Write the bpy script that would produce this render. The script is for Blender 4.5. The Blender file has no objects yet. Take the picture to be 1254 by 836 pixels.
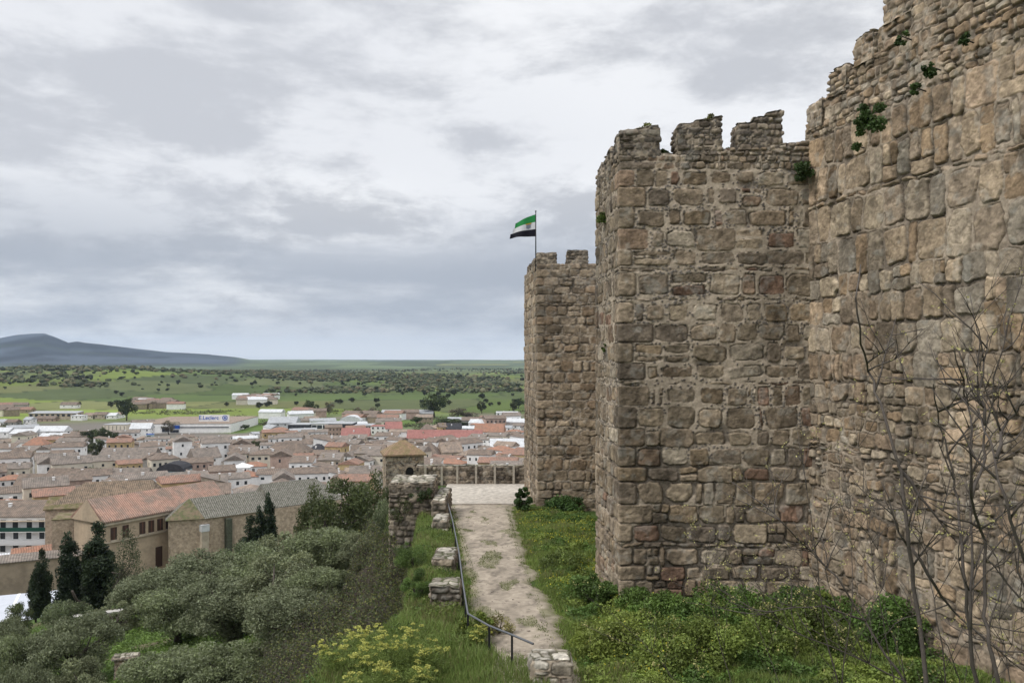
import bpy, math, random
import numpy as np
from mathutils import Vector, Matrix
sc = bpy.context.scene
COL = sc.collection
F = 975.0; CU = 627.0; HZ = 441.0
def R(d): return math.radians(d)
def px(u, v, D):
    """point seen at photo position (u, v) at depth D"""
    return ((u-CU)/F*D, D, -(v-HZ)/F*D)
# ------------------------------------------------------------------ noise
_T = np.random.RandomState(7).rand(16, 256, 256)
def vn(x, y, seed=0):
    x = np.asarray(x, float)+seed*17.31; y = np.asarray(y, float)+seed*9.77
    xi = np.floor(x).astype(np.int64); yi = np.floor(y).astype(np.int64)
    fx = x-xi; fy = y-yi
    fx = fx*fx*(3-2*fx); fy = fy*fy*(3-2*fy)
    T = _T[seed % 16]
    a = T[xi & 255, yi & 255]; b = T[(xi+1) & 255, yi & 255]
    c = T[xi & 255, (yi+1) & 255]; d = T[(xi+1) & 255, (yi+1) & 255]
    return (a*(1-fx)+b*fx)*(1-fy)+(c*(1-fx)+d*fx)*fy
def fbm(x, y, seed=0, o=4):
    s = 0; a = 0.5; t = 0
    for i in range(o):
        s = s+a*vn(x*2**i, y*2**i, seed+i); t += a; a *= 0.5
    return s/t
def sstep(a, b, x):
    t = np.clip((x-a)/(b-a), 0, 1); return t*t*(3-2*t)
# ------------------------------------------------------------------ object helpers
def new_mesh(name, V, Fc, mat, parent=None, col=None, smooth=False, mats=None, loc=None):
    V = np.asarray(V, np.float32).reshape(-1, 3)
    me = bpy.data.meshes.new(name)
    if isinstance(Fc, np.ndarray):
        k = Fc.shape[1]; n = len(Fc)
        me.vertices.add(len(V)); me.vertices.foreach_set('co', V.ravel())
        me.loops.add(n*k); me.loops.foreach_set('vertex_index', Fc.astype(np.int32).ravel())
        me.polygons.add(n)
        me.polygons.foreach_set('loop_start', np.arange(0, n*k, k, dtype=np.int32))
        me.polygons.foreach_set('loop_total', np.full(n, k, np.int32))
        me.update(calc_edges=True)
    else:
        me.from_pydata([tuple(map(float, v)) for v in V], [], Fc); me.update()
    if col is not None:
        at = me.color_attributes.new('Col', 'FLOAT_COLOR', 'POINT')
        c = np.ones((len(V), 4), np.float32); c[:, :3] = col
        at.data.foreach_set('color', c.ravel())
    me.polygons.foreach_set('use_smooth', np.full(len(me.polygons), bool(smooth)))
    me.materials.append(mat)
    o = bpy.data.objects.new(name, me); COL.objects.link(o)
    if parent is not None: o.parent = parent
    if loc is not None: o.location = loc
    return o
def thing(name, label, cat, loc=(0, 0, 0), rz=0, group=None):
    o = bpy.data.objects.new(name, None); COL.objects.link(o)
    o.location = loc; o.rotation_euler = (0, 0, rz); o.empty_display_size = 0.5
    return tag(o, label, cat, group)
def tag(o, label, cat, group=None):
    o['label'] = label; o['category'] = cat
    if group: o['group'] = group
    return o
def struct(o): o['kind'] = 'structure'; return o
def stuff(o, label=None, cat=None):
    o['kind'] = 'stuff'
    if label: o['label'] = label; o['category'] = cat
    return o
def dup(root, loc, rz=0, scale=1.0, label=None):
    r = root.copy(); COL.objects.link(r); r.location = loc; r.rotation_euler = (0, 0, rz)
    r.scale = (scale,)*3 if not isinstance(scale, tuple) else scale
    if label: r['label'] = label
    for ch in root.children:
        c = ch.copy(); COL.objects.link(c); c.parent = r
        for g in ch.children:
            d = g.copy(); COL.objects.link(d); d.parent = c
    return r
class MB:
    def __init__(s): s.v = []; s.f = []
    def add(s, V, Fc):
        n = len(s.v); s.v += [tuple(p) for p in V]; s.f += [tuple(i+n for i in f) for f in Fc]; return s
    def box(s, x0, x1, y0, y1, z0, z1):
        return s.add([(x0,y0,z0),(x1,y0,z0),(x1,y1,z0),(x0,y1,z0),(x0,y0,z1),(x1,y0,z1),(x1,y1,z1),(x0,y1,z1)],
              [(0,3,2,1),(4,5,6,7),(0,1,5,4),(1,2,6,5),(2,3,7,6),(3,0,4,7)])
    def prism(s, poly, z0, z1):
        n = len(poly); V = [(x,y,z0) for x,y in poly]+[(x,y,z1) for x,y in poly]
        return s.add(V, [tuple(range(n))[::-1], tuple(range(n,2*n))]+[(i,(i+1)%n,n+(i+1)%n,n+i) for i in range(n)])
    def tube(s, P, rad, k=6):
        P = [Vector(p) for p in P]; n = len(P)
        if not hasattr(rad, '__len__'): rad = [rad]*n
        base = len(s.v); prev = None
        for i in range(n):
            t = (P[min(i+1, n-1)]-P[max(i-1, 0)])
            t = t.normalized() if t.length > 1e-9 else Vector((0,0,1))
            a = t.cross(Vector((0.31,0.9,0.1))) if prev is None else prev-t*prev.dot(t)
            if a.length < 1e-6: a = t.cross(Vector((1,0,0)))
            a.normalize(); prev = a; b = t.cross(a)
            for j in range(k):
                an = 2*math.pi*j/k; s.v.append(tuple(P[i]+(a*math.cos(an)+b*math.sin(an))*rad[i]))
        for i in range(n-1):
            for j in range(k):
                j2 = (j+1) % k
                s.f.append((base+i*k+j, base+i*k+j2, base+(i+1)*k+j2, base+(i+1)*k+j))
        s.f.append(tuple(base+j for j in range(k))[::-1]); s.f.append(tuple(base+(n-1)*k+j for j in range(k)))
        return s
    def build(s, name, mat, parent=None, smooth=False, loc=None):
        return new_mesh(name, s.v, s.f, mat, parent, smooth=smooth, loc=loc)
# ------------------------------------------------------------------ materials
def mat(name, color=(.5,.5,.5), rough=.85, attr=False, noise=0, nscale=5, bump=0, bscale=20, fine=None, coord='Object', spec=.3, alt=None, altscale=1, wave=None, subsurf=0, transl=0):
    m = bpy.data.materials.new(name); m.use_nodes = True
    nt = m.node_tree; N = nt.nodes; L = nt.links
    b = N['Principled BSDF']; b.inputs['Roughness'].default_value = rough
    b.inputs['Specular IOR Level'].default_value = spec
    tc = N.new('ShaderNodeTexCoord')
    if attr:
        a = N.new('ShaderNodeAttribute'); a.attribute_name = 'Col'; c = a.outputs['Color']
    else:
        a = N.new('ShaderNodeRGB'); a.outputs[0].default_value = (*color, 1); c = a.outputs[0]
    if alt is not None:
        n = N.new('ShaderNodeTexNoise'); n.inputs['Scale'].default_value = altscale; n.inputs['Detail'].default_value = 8; n.inputs['Roughness'].default_value = .65
        L.new(tc.outputs[coord], n.inputs['Vector'])
        r = N.new('ShaderNodeMapRange'); r.inputs['From Min'].default_value = .42; r.inputs['From Max'].default_value = .6
        L.new(n.outputs['Fac'], r.inputs['Value'])
        x = N.new('ShaderNodeMix'); x.data_type = 'RGBA'; L.new(r.outputs[0], x.inputs[0]); L.new(c, x.inputs[6]); x.inputs[7].default_value = (*alt, 1); c = x.outputs[2]
    if noise:
        n = N.new('ShaderNodeTexNoise'); n.inputs['Scale'].default_value = nscale; n.inputs['Detail'].default_value = 6; n.inputs['Roughness'].default_value = .7
        L.new(tc.outputs[coord], n.inputs['Vector'])
        r = N.new('ShaderNodeMapRange'); r.inputs['From Min'].default_value = .25; r.inputs['From Max'].default_value = .75
        r.inputs['To Min'].default_value = 1-noise; r.inputs['To Max'].default_value = 1+noise
        L.new(n.outputs['Fac'], r.inputs['Value'])
        x = N.new('ShaderNodeVectorMath'); x.operation = 'MULTIPLY'; L.new(c, x.inputs[0]); L.new(r.outputs[0], x.inputs[1]); c = x.outputs[0]
    hgt = None
    if wave:
        w = N.new('ShaderNodeTexWave'); w.inputs['Scale'].default_value = wave[0]; w.inputs['Distortion'].default_value = wave[2]; w.inputs['Detail'].default_value = 2
        w.bands_direction = wave[1]; L.new(tc.outputs[coord], w.inputs['Vector'])
        r = N.new('ShaderNodeMapRange'); r.inputs['To Min'].default_value = 1-wave[3]; r.inputs['To Max'].default_value = 1+wave[3]*.6
        L.new(w.outputs['Fac'], r.inputs['Value'])
        x = N.new('ShaderNodeVectorMath'); x.operation = 'MULTIPLY'; L.new(c, x.inputs[0]); L.new(r.outputs[0], x.inputs[1]); c = x.outputs[0]
    L.new(c, b.inputs['Base Color'])
    if bump:
        n = N.new('ShaderNodeTexNoise'); n.inputs['Scale'].default_value = bscale; n.inputs['Detail'].default_value = 8; n.inputs['Roughness'].default_value = .7
        L.new(tc.outputs[coord], n.inputs['Vector'])
        bp = N.new('ShaderNodeBump'); bp.inputs['Strength'].default_value = 1; bp.inputs['Distance'].default_value = bump
        L.new(n.outputs['Fac'], bp.inputs['Height']); L.new(bp.outputs[0], b.inputs['Normal'])
    if transl:
        tr = N.new('ShaderNodeBsdfTranslucent'); L.new(c, tr.inputs['Color'])
        mx = N.new('ShaderNodeMixShader'); mx.inputs[0].default_value = transl
        L.new(b.outputs[0], mx.inputs[1]); L.new(tr.outputs[0], mx.inputs[2]); L.new(mx.outputs[0], N['Material Output'].inputs['Surface'])
    return m
M = {}
M['stone'] = mat('stone', attr=True, rough=.92, noise=.22, nscale=14, bump=.012, bscale=22, spec=.15)
M['ground'] = mat('ground', attr=True, rough=.95, noise=.25, nscale=.6, bump=.03, bscale=4, spec=.1)
M['path'] = mat('path_dirt', attr=True, rough=.95, noise=.18, nscale=9, bump=.02, bscale=14, spec=.1)
M['leaf'] = mat('leaf', attr=True, rough=.6, transl=.25, spec=.3)
M['bark'] = mat('bark', (.075,.062,.052), rough=.9, noise=.4, nscale=8, bump=.02, bscale=20)
M['metal'] = mat('railing_steel', (.10,.105,.115), rough=.45, noise=.15, nscale=10, spec=.5)
M['post'] = mat('post_steel', (.02,.02,.022), rough=.5)
# ------------------------------------------------------------------ camera, world, sun
cd = bpy.data.cameras.new('camera'); cam = bpy.data.objects.new('camera', cd); COL.objects.link(cam)
cd.sensor_width = 36; cd.lens = F/1254*36; cd.shift_y = (HZ-418)/1254
cd.clip_start = .1; cd.clip_end = 120000
cam.location = (0,0,0); cam.rotation_euler = (R(90),0,0); sc.camera = cam
SUN_EL = R(48); SUN_AZ = R(-114)     # azimuth measured from +Y towards +X
w = bpy.data.worlds.new('World'); sc.world = w; w.use_nodes = True
nt = w.node_tree; N = nt.nodes; L = nt.links; N.clear()
def node(t, **k):
    n = N.new(t)
    for a, b in k.items(): setattr(n, a, b)
    return n
def val(sock, v):
    if hasattr(v, 'is_linked') or hasattr(v, 'links'): L.new(v, sock)
    else: sock.default_value = v
def mth(op, a, b=0.0, c=None, clamp=False):
    n = node('ShaderNodeMath', operation=op, use_clamp=clamp); val(n.inputs[0], a); val(n.inputs[1], b)
    if c is not None: val(n.inputs[2], c)
    return n.outputs[0]
def mixc(f, a, b):
    n = node('ShaderNodeMix', data_type='RGBA'); val(n.inputs[0], f); val(n.inputs[6], a); val(n.inputs[7], b); return n.outputs[2]
def mrange(x, a, b, c=0., d=1., smooth=True):
    n = node('ShaderNodeMapRange'); n.interpolation_type = 'SMOOTHSTEP' if smooth else 'LINEAR'
    val(n.inputs['Value'], x); n.inputs['From Min'].default_value = a; n.inputs['From Max'].default_value = b
    n.inputs['To Min'].default_value = c; n.inputs['To Max'].default_value = d; return n.outputs[0]
sky = node('ShaderNodeTexSky', sky_type='NISHITA'); sky.sun_disc = False; sky.sun_elevation = SUN_EL; sky.sun_rotation = SUN_AZ
tc = node('ShaderNodeTexCoord'); sp = node('ShaderNodeSeparateXYZ'); L.new(tc.outputs['Generated'], sp.inputs[0])
dx, dy, dz = sp.outputs
zc = mth('MAXIMUM', dz, 0.0)
# clouds lie on a curved deck: divide by elevation so they shrink and flatten to the horizon
den = mth('ADD', zc, .16)
cx = mth('DIVIDE', dx, den); cy = mth('DIVIDE', dy, den)
cmb = node('ShaderNodeCombineXYZ'); L.new(cx, cmb.inputs[0]); L.new(cy, cmb.inputs[1])
def noise(scale, detail, rough, off, dist=0., sc3=(1,1,1)):
    mp = node('ShaderNodeMapping'); mp.inputs['Location'].default_value = off; mp.inputs['Scale'].default_value = sc3
    L.new(cmb.outputs[0], mp.inputs[0])
    n = node('ShaderNodeTexNoise'); n.inputs['Scale'].default_value = scale; n.inputs['Detail'].default_value = detail
    n.inputs['Roughness'].default_value = rough; n.inputs['Distortion'].default_value = dist
    L.new(mp.outputs[0], n.inputs['Vector']); return n.outputs['Fac']
n1 = noise(.75, 8, .52, (3.1, 1.7, 0), .3, (1,1.25,1))
n2 = noise(2.1, 10, .55, (7.3, 4.2, 2), .5, (.75,1.2,1))
n3 = noise(.33, 3, .5, (1.3, 8.2, 5))
mpd = node('ShaderNodeMapping'); mpd.inputs['Scale'].default_value = (1,1,2.1); L.new(tc.outputs['Generated'], mpd.inputs[0])
nd_ = node('ShaderNodeTexNoise'); nd_.inputs['Scale'].default_value = 4.2; nd_.inputs['Detail'].default_value = 12; nd_.inputs['Roughness'].default_value = .5; nd_.inputs['Distortion'].default_value = .25; L.new(mpd.outputs[0], nd_.inputs['Vector'])
def dnoise(scale, zs, off, det=15, rough=.63, dist=.15):
    m_ = node('ShaderNodeMapping'); m_.inputs['Scale'].default_value = (1,1,zs); m_.inputs['Location'].default_value = off; L.new(tc.outputs['Generated'], m_.inputs[0])
    n_ = node('ShaderNodeTexNoise'); n_.inputs['Scale'].default_value = scale; n_.inputs['Detail'].default_value = det; n_.inputs['Roughness'].default_value = rough; n_.inputs['Distortion'].default_value = dist
    L.new(m_.outputs[0], n_.inputs['Vector']); return n_.outputs['Fac']
plane = mth('ADD', mth('MULTIPLY', n1, .6), mth('MULTIPLY', n2, .4))
puff = mth('ADD', mth('MULTIPLY', dnoise(2.4, 2.8, (3.1,.9,2.2)), .48), mth('MULTIPLY', dnoise(6.5, 2.6, (5.1,1.7,.3)), .52))
wpl = mrange(dz, .10, .40, .08, .5)
dens = mth('ADD', mth('MULTIPLY', plane, wpl), mth('MULTIPLY', puff, mth('SUBTRACT', 1.0, wpl)))
body = mrange(dens, .455, .55)
low = mrange(n3, .4, .6)
bright = mixc(body, (.85,.855,.865,1), (.48,.49,.515,1))
c2 = mixc(mth('MULTIPLY', low, .45), bright, (.55,.57,.62,1))
# heavier blue-grey rain band above the horizon, paler strip right at it
band = mth('MULTIPLY', mrange(dz, .012, .05), mrange(dz, .22, .09))
bandn = mth('MULTIPLY', band, mth('ADD', mth('MULTIPLY', mrange(dnoise(2.2, 4.5, (1.2,3.3,.6), 8), .36, .60), .75), .2))
c3 = mixc(bandn, c2, (.36,.39,.445,1))
hor = mrange(dz, .045, .0)
c4 = mixc(mth('MULTIPLY', hor, .8), c3, (.80,.83,.86,1))
skc = node('ShaderNodeVectorMath', operation='SCALE'); L.new(sky.outputs[0], skc.inputs[0]); skc.inputs['Scale'].default_value = .10
fin = mixc(mrange(dens, .30, .40, .80, .97), skc.outputs[0], c4)
up = node('ShaderNodeVectorMath', operation='SCALE'); L.new(fin, up.inputs[0]); L.new(mrange(dz, .42, .85, 1.0, 2.3), up.inputs['Scale'])
gain = node('ShaderNodeVectorMath', operation='SCALE'); L.new(up.outputs[0], gain.inputs[0]); gain.inputs['Scale'].default_value = 10.4
bg = node('ShaderNodeBackground'); bg.inputs['Strength'].default_value = .10; L.new(gain.outputs[0], bg.inputs['Color'])
wo = node('ShaderNodeOutputWorld'); L.new(bg.outputs[0], wo.inputs[0])
w.cycles.sampling_method = 'MANUAL'; w.cycles.sample_map_resolution = 512
sl = bpy.data.lights.new('sun', 'SUN'); sl.energy = 1.5; sl.angle = R(12); sl.color = (1,.95,.87)
so = bpy.data.objects.new('sun', sl); COL.objects.link(so)
sdir = Vector((math.sin(SUN_AZ)*math.cos(SUN_EL), math.cos(SUN_AZ)*math.cos(SUN_EL), math.sin(SUN_EL)))
so.rotation_euler = sdir.to_track_quat('Z', 'Y').to_euler(); so.location = (0,0,60)
sc.view_settings.view_transform = 'Standard'; sc.view_settings.look = 'None'; sc.view_settings.gamma = 1; sc.view_settings.exposure = 0.22
sc.cycles.max_bounces = 5; sc.cycles.diffuse_bounces = 3; sc.cycles.glossy_bounces = 1; sc.cycles.transmission_bounces = 2
sc.cycles.volume_bounces = 0; sc.cycles.use_denoising = True
# ------------------------------------------------------------------ terrain
def zp(y): return -7.8-.061*(np.clip(y, 8, 52)-25)
TER = np.array([(-7.5,-12),(-6.2,8),(-5.0,17),(-3.6,22),(-3.2,25),(-4.0,33),(-4.7,41),(-5.4,47),(-7.6,50),(-7.8,61),(30,61),(45,30),(45,-12)], float)
def terr_dist(x, y):
    x = np.asarray(x, float); y = np.asarray(y, float)
    d = np.full(np.broadcast(x, y).shape, 1e9); ins = np.zeros(d.shape, bool); n = len(TER)
    for i in range(n):
        ax, ay = TER[i]; bx, by = TER[(i+1) % n]
        ex, ey = bx-ax, by-ay
        t = np.clip(((x-ax)*ex+(y-ay)*ey)/(ex*ex+ey*ey), 0, 1)
        d = np.minimum(d, np.hypot(x-ax-t*ex, y-ay-t*ey))
        c = ((ay > y) != (by > y)) & (x < (bx-ax)*(y-ay)/(by-ay+1e-12)+ax)
        ins ^= c
    return np.where(ins, -d, d)
MT_U = [-700,-400,-150,0,20,38,55,66,84,94,122,163,204,255,286,306,340]
MT_V = [441,432,421,416.6,413,411.5,411,414,420.4,419,421,425.5,430.6,433,436,439.5,442]
def ground_z(x, y):
    x = np.asarray(x, float); y = np.asarray(y, float)
    d = terr_dist(x, y); r = np.hypot(x, y)
    out = np.interp(d, [0,.9,4,15,30,70,120,175,190], [0,-2.6,-6.2,-12.6,-16.5,-25.6,-38,-50.6,-51])-.4
    edge = zp(y)
    z = edge-.08+out*(sstep(0, .5, d))
    # away from the castle the plain is level at -60
    k = sstep(100, 190, d); z = z*(1-k)+(-60)*k
    z = z+np.clip(d, 0, 40)/40*(fbm(x*.09, y*.09, 2)-.5)*2.2*(1-sstep(150, 260, d))
    # rolling country
    az = np.clip((x/np.maximum(y, 1))*F+CU, -1500, 2600)
    fr = y > 0
    roll = (fbm(x*.0018, y*.0018, 5, 3)-.5)*22*sstep(950, 1800, r)
    ra = np.interp(az, [-400,0,150,260,400,640,1200], [34,38,40,30,22,14,20])*(.82+.36*vn(az*.018, r*.0006, 3))
    ridge = ra*np.exp(-((r-2500)/650)**2)
    far = np.interp(r, [3500,6000,10000,15000,40000], [0,14,40,64,72])+(fbm(x*.0003, y*.0003, 9, 3)-.45)*42*sstep(3500, 9000, r)
    mt = (HZ-np.interp(az, MT_U, MT_V))/F*11000+60
    mt = np.maximum(mt-62, 0)*np.exp(-((r-11000)/2400)**2)*(.96+(.10+.5*sstep(200,1600,np.abs(r-11000)))*(fbm(x*.0011, y*.0011, 4)-.5))
    z = z+np.where(fr, roll+ridge+far+mt, roll+far)
    return z
fine = np.radians(np.arange(-42, 42.001, .11)); rest = np.radians(np.arange(44, 316.1, 3))
ang = np.concatenate([fine, rest]); rr = np.concatenate([[0.5], np.geomspace(3, 22000, 450)])
A, RR = np.meshgrid(ang, rr)
X = RR*np.sin(A); Y = RR*np.cos(A); Z = ground_z(X, Y)
na, nr = len(ang), len(rr)
i, j = np.meshgrid(np.arange(nr-1), np.arange(na), indexing='ij')
j2 = (j+1) % na
FG = np.stack([i*na+j, i*na+j2, (i+1)*na+j2, (i+1)*na+j], -1).reshape(-1, 4)[:, ::-1]
# ground cover colours (what grows or lies there, plus painted sun patches far out)
d = terr_dist(X, Y); r = np.hypot(X, Y)
def C3(c): return np.array(c, float)
col = np.zeros(X.shape+(3,))
g1 = C3((.075,.12,.028)); g2 = C3((.05,.075,.025)); dirt = C3((.17,.135,.095)); town = C3((.16,.145,.125))
n = fbm(X*.35, Y*.35, 1)[..., None]
col[:] = g1*(n)+g2*(1-n)
k = (sstep(0, 1, d)*(1-sstep(9, 16, d)))[..., None]; col = col*(1-k)+C3((.055,.045,.035))*k
k = (sstep(.5, .7, fbm(X*.16, Y*.16, 6))*sstep(8, 30, d))[..., None]*.8
col = col*(1-k)+dirt*k
k = (sstep(120, 200, d)*(1-.85*sstep(.02, .07, X/np.maximum(Y, 1))))[..., None]; col = col*(1-k)+town*k
# fields beyond the town
wx = X+220*(fbm(X*.003, Y*.003, 11)-.5); wy = Y+300*(fbm(X*.003, Y*.003, 12)-.5)
fx = np.floor(wx/np.where(r > 3500, 620, 210)).astype(int); fy = np.floor(wy/np.where(r > 3500, 900, 240)).astype(int)
hsh = _T[3][fx & 255, fy & 255]; hs2 = _T[4][fx & 255, fy & 255]
pal = np.array((.97,1.0,.95))*np.array([(.105,.14,.04),(.085,.115,.038),(.165,.205,.05),(.085,.105,.045),(.15,.155,.065),(.11,.125,.055),(.15,.185,.045),(.075,.095,.035)])
fc = pal[(hsh*8).astype(int)]*(.75+.4*hs2[..., None])*(.8+.4*fbm(X*.02, Y*.02, 2)[..., None])
ex = np.minimum(np.abs(wx/210-np.round(wx/210)), np.abs(wy/240-np.round(wy/240)))
hedge = (sstep(.02, .008, ex)*(r < 3200))[..., None]
fc = fc*(1-hedge*.7)+C3((.03,.04,.018))*hedge*.7
scrub = sstep(.42, .6, fbm(X*.004, Y*.004, 8, 4))*sstep(1500, 2000, r)*(1-sstep(3600, 4600, r))
scrub = scrub[..., None]; fc = fc*(1-scrub*.5)+C3((.075,.08,.05))*scrub*.5
k = sstep(820, 960, r+120*(fbm(X*.006, Y*.006, 13)-.5))[..., None]; col = col*(1-k)+fc*k
lawn = (sstep(.5, .6, fbm(X*.01, Y*.01, 14))*sstep(560, 700, r)*(1-sstep(820, 960, r)))[..., None]
col = col*(1-lawn)+C3((.10,.15,.04))*lawn
far = sstep(3600, 4600, r)[..., None]
ff = C3((.105,.135,.065))*(.6+.7*hsh[..., None])+C3((.09,.07,.0))*(hs2[..., None] > .84)  # some far fields yellower and brighter: dappled sun painted into their colour
col = col*(1-far)+ff*far
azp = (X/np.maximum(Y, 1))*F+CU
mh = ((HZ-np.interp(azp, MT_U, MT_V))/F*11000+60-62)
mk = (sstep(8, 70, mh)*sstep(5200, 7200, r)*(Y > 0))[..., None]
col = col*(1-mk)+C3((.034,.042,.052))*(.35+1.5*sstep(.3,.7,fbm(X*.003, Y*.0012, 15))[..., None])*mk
# woodland streaks on the far country
wk = (sstep(.62, .7, fbm(X*.0004, Y*.0016, 10))*sstep(5000, 6500, r))[..., None]*.7
col = col*(1-wk)+C3((.035,.045,.03))*wk
P = np.stack([X, Y, Z], -1).reshape(-1, 3)
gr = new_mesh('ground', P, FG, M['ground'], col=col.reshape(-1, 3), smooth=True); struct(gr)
# ------------------------------------------------------------------ masonry
PAL = dict(
 tower=[(.245,.200,.152),(.275,.225,.172),(.215,.180,.142),(.19,.158,.125),(.30,.252,.195),(.235,.185,.13),(.17,.142,.115),(.235,.175,.13),(.27,.225,.17),(.36,.315,.255),(.26,.215,.16),(.225,.185,.14),(.25,.205,.155),(.24,.19,.14),(.21,.14,.105)],
 wall=[(.34,.265,.195),(.36,.29,.215),(.29,.235,.175),(.34,.29,.23),(.25,.205,.16),(.38,.32,.245),(.30,.225,.155),(.27,.24,.20),(.33,.255,.19)],
 far=[(.265,.215,.16),(.30,.245,.185),(.24,.195,.15),(.22,.18,.135),(.32,.265,.205),(.25,.19,.135)],
 pale=[(.36,.34,.30),(.30,.28,.24),(.42,.40,.36),(.22,.20,.17)],
 ruin=[(.20,.17,.14),(.25,.21,.17),(.16,.14,.12),(.29,.25,.20),(.13,.115,.10)])
def layout(rng, s0, s1, bands, corners=(), quoin=True):
    """stones laid in courses: (cs, cz, hw, hh, angle, power, protrusion, quoin)"""
    out = []; z = bands[0][0]; k = 0
    while z < bands[-1][1]:
        b = next((b for b in bands if b[0] <= z < b[1]), bands[-1])
        _, _, h0, h1, w0, w1, gap, split, pw = b
        h = rng.uniform(h0, h1)
        if rng.random() < .14 and h0 > .2: h = rng.uniform(.12, .2)
        cuts = [s0]; qs = []
        if quoin and h > .2:
            for c in corners:
                a, bb = (.42, .95) if k % 2 else (.9, .45)
                qs.append((c-a*rng.uniform(.85,1.1), c+bb*rng.uniform(.8,1.15)))
        segs = []; p = s0
        for q in qs: segs.append((p, q[0])); p = q[1]
        segs.append((p, s1))
        for q in qs:
            out.append(((q[0]+q[1])/2, z+h/2, (q[1]-q[0])/2-.012, h/2-.012, 0, 9, rng.uniform(.01,.03), 1))
        for (a, e) in segs:
            s = a
            while s < e-.05:
                wd = rng.uniform(w0, w1)*(1 if h > .25 else .75)
                if rng.random() < .22: wd *= .42
                if e-s-wd < w0*.45: wd = e-s
                g = gap*rng.uniform(.3, 1.6); cz = z+h/2; hh = h/2-g*.5; hw = wd/2-g*.5
                if h > .3 and rng.random() < split:
                    f = rng.uniform(.35, .65); n = 2 if rng.random() < .5 else 1
                    out.append((s+wd/2, z+h*f/2, hw, max(h*f/2-g*.35, .03), rng.gauss(0,.03), pw, rng.uniform(-.01,.03), 0))
                    for q in range(n):
                        out.append((s+wd*(q+.5)/n, z+h*f+h*(1-f)/2, max(wd/n/2-g*.4, .03), max(h*(1-f)/2-g*.35, .03), rng.gauss(0,.04), pw, rng.uniform(-.01,.03), 0))
                elif hw > .02:
                    big = 1.0+.12*(rng.random() < .1)
                    out.append((s+wd/2+rng.gauss(0,.01), cz+rng.gauss(0,.012), hw*big*rng.uniform(.88,1.02), hh*big*rng.uniform(.82,1.06), rng.gauss(0,.045), pw*rng.uniform(.8,1.3), rng.uniform(-.012,.035), 0))
                s += wd
        z += h; k += 1
    return out
def field(S, Z, stones, rng, pal, seed, warp=.05, depth=.05, gal=lambda z: 1.0, mortar=(.42,.35,.27), rubbly=1.0, closed=None, bright=1.0):
    """returns height and colour on a grid of wall coordinates"""
    ds = S[0,1]-S[0,0]; dz_ = Z[1,0]-Z[0,0]
    Sw = S+warp*(fbm(S*1.7, Z*1.7, seed, 3)-.5)*2+warp*.35*(vn(S*7, Z*7, seed+3)-.5)*2
    Zw = Z+warp*(fbm(S*1.5+9, Z*1.5+4, seed+5, 3)-.5)*2+warp*.35*(vn(S*7+5, Z*7+3, seed+4)-.5)*2
    best = np.full(S.shape, 9.0); idx = np.full(S.shape, -1, np.int32); ndist = np.full(S.shape, 0.0)
    lx = np.zeros(S.shape); lz = np.zeros(S.shape)
    s0 = S[0,0]; z0 = Z[0,0]; m = warp*1.5+.05
    ns, nz = S.shape[1], S.shape[0]
    for q, (cs, cz, hw, hh, an, pw, pr, qn) in enumerate(stones):
        a0 = int((cs-hw-m-s0)/ds); a1 = int((cs+hw+m-s0)/ds)+2
        b0 = int((cz-hh-m-z0)/dz_); b1 = int((cz+hh+m-z0)/dz_)+2
        a0 = max(a0, 0); b0 = max(b0, 0); a1 = min(a1, ns); b1 = min(b1, nz)
        if a0 >= a1 or b0 >= b1: continue
        sl = (slice(b0, b1), slice(a0, a1))
        kx = .25 if qn else 1.0
        x = (Sw[sl] if not qn else (S[sl]*.75+Sw[sl]*.25))-cs; z = (Zw[sl] if not qn else (Z[sl]*.75+Zw[sl]*.25))-cz
        if an: x, z = x*math.cos(an)+z*math.sin(an), z*math.cos(an)-x*math.sin(an)
        X_ = np.abs(x)/hw; Z_ = np.abs(z)/hh
        f = (X_**pw+Z_**pw)**(1/pw)
        if not qn:
            for c in range(rng.choice((1, 2, 3))):
                t = rng.choice((-1, 1)); u = rng.choice((-1, 1)); k = rng.uniform(.35, 1.0)
                lim = (1+k)*rng.uniform(.72, .95) if rng.random() < .75*rubbly else 9
                f = np.maximum(f, (x*t/hw+k*z*u/hh)/lim)
        m_ = f < best[sl]
        best[sl] = np.where(m_, f, best[sl]); idx[sl] = np.where(m_, q, idx[sl])
        ndist[sl] = np.where(m_, (1-f)*min(hw, hh), ndist[sl]); lx[sl] = np.where(m_, x/hw, lx[sl]); lz[sl] = np.where(m_, z/hh, lz[sl])
    n = len(stones); rs = np.random.RandomState(seed+50)
    pc = np.array(pal)[rs.choice(len(pal), n+1, p=None)]*(rs.uniform(.68, 1.24, (n+1, 1)))*np.array((1.26,1.22,1.15))*bright
    prt = np.array([s[6] for s in stones]+[0]); t1 = rs.normal(0, .008, n+1); t2 = rs.normal(0, .008, n+1)
    soft = rs.uniform(.008, .026, n+1); flat = rs.uniform(.35, 1.0, n+1)
    inside = (best < 1) & (idx >= 0)
    am = min(1, .06/ds)
    rough = (fbm(S*6, Z*6, seed+1, 4)-.5)*am
    facet = np.abs(fbm(S*2.6+3, Z*2.6, seed+2, 3)-.5)
    e = np.clip(ndist/soft[idx], 0, 1)**.6
    crag = (fbm(S*11+2, Z*11, seed+12, 3)-.5)*am
    slab = np.abs(fbm(S*4.2+31, Z*4.2, seed+13, 2)-.5)
    H = e*(depth*.5)+prt[idx]*e+(t1[idx]*lx+t2[idx]*lz)*e+rough*.045*e-facet*.07*e*flat[idx]+crag*.022*e-sstep(.03, 0, slab)*.018*e
    col = pc[idx]*(1+rough[..., None]*.75+crag[..., None]*.5)
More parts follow.
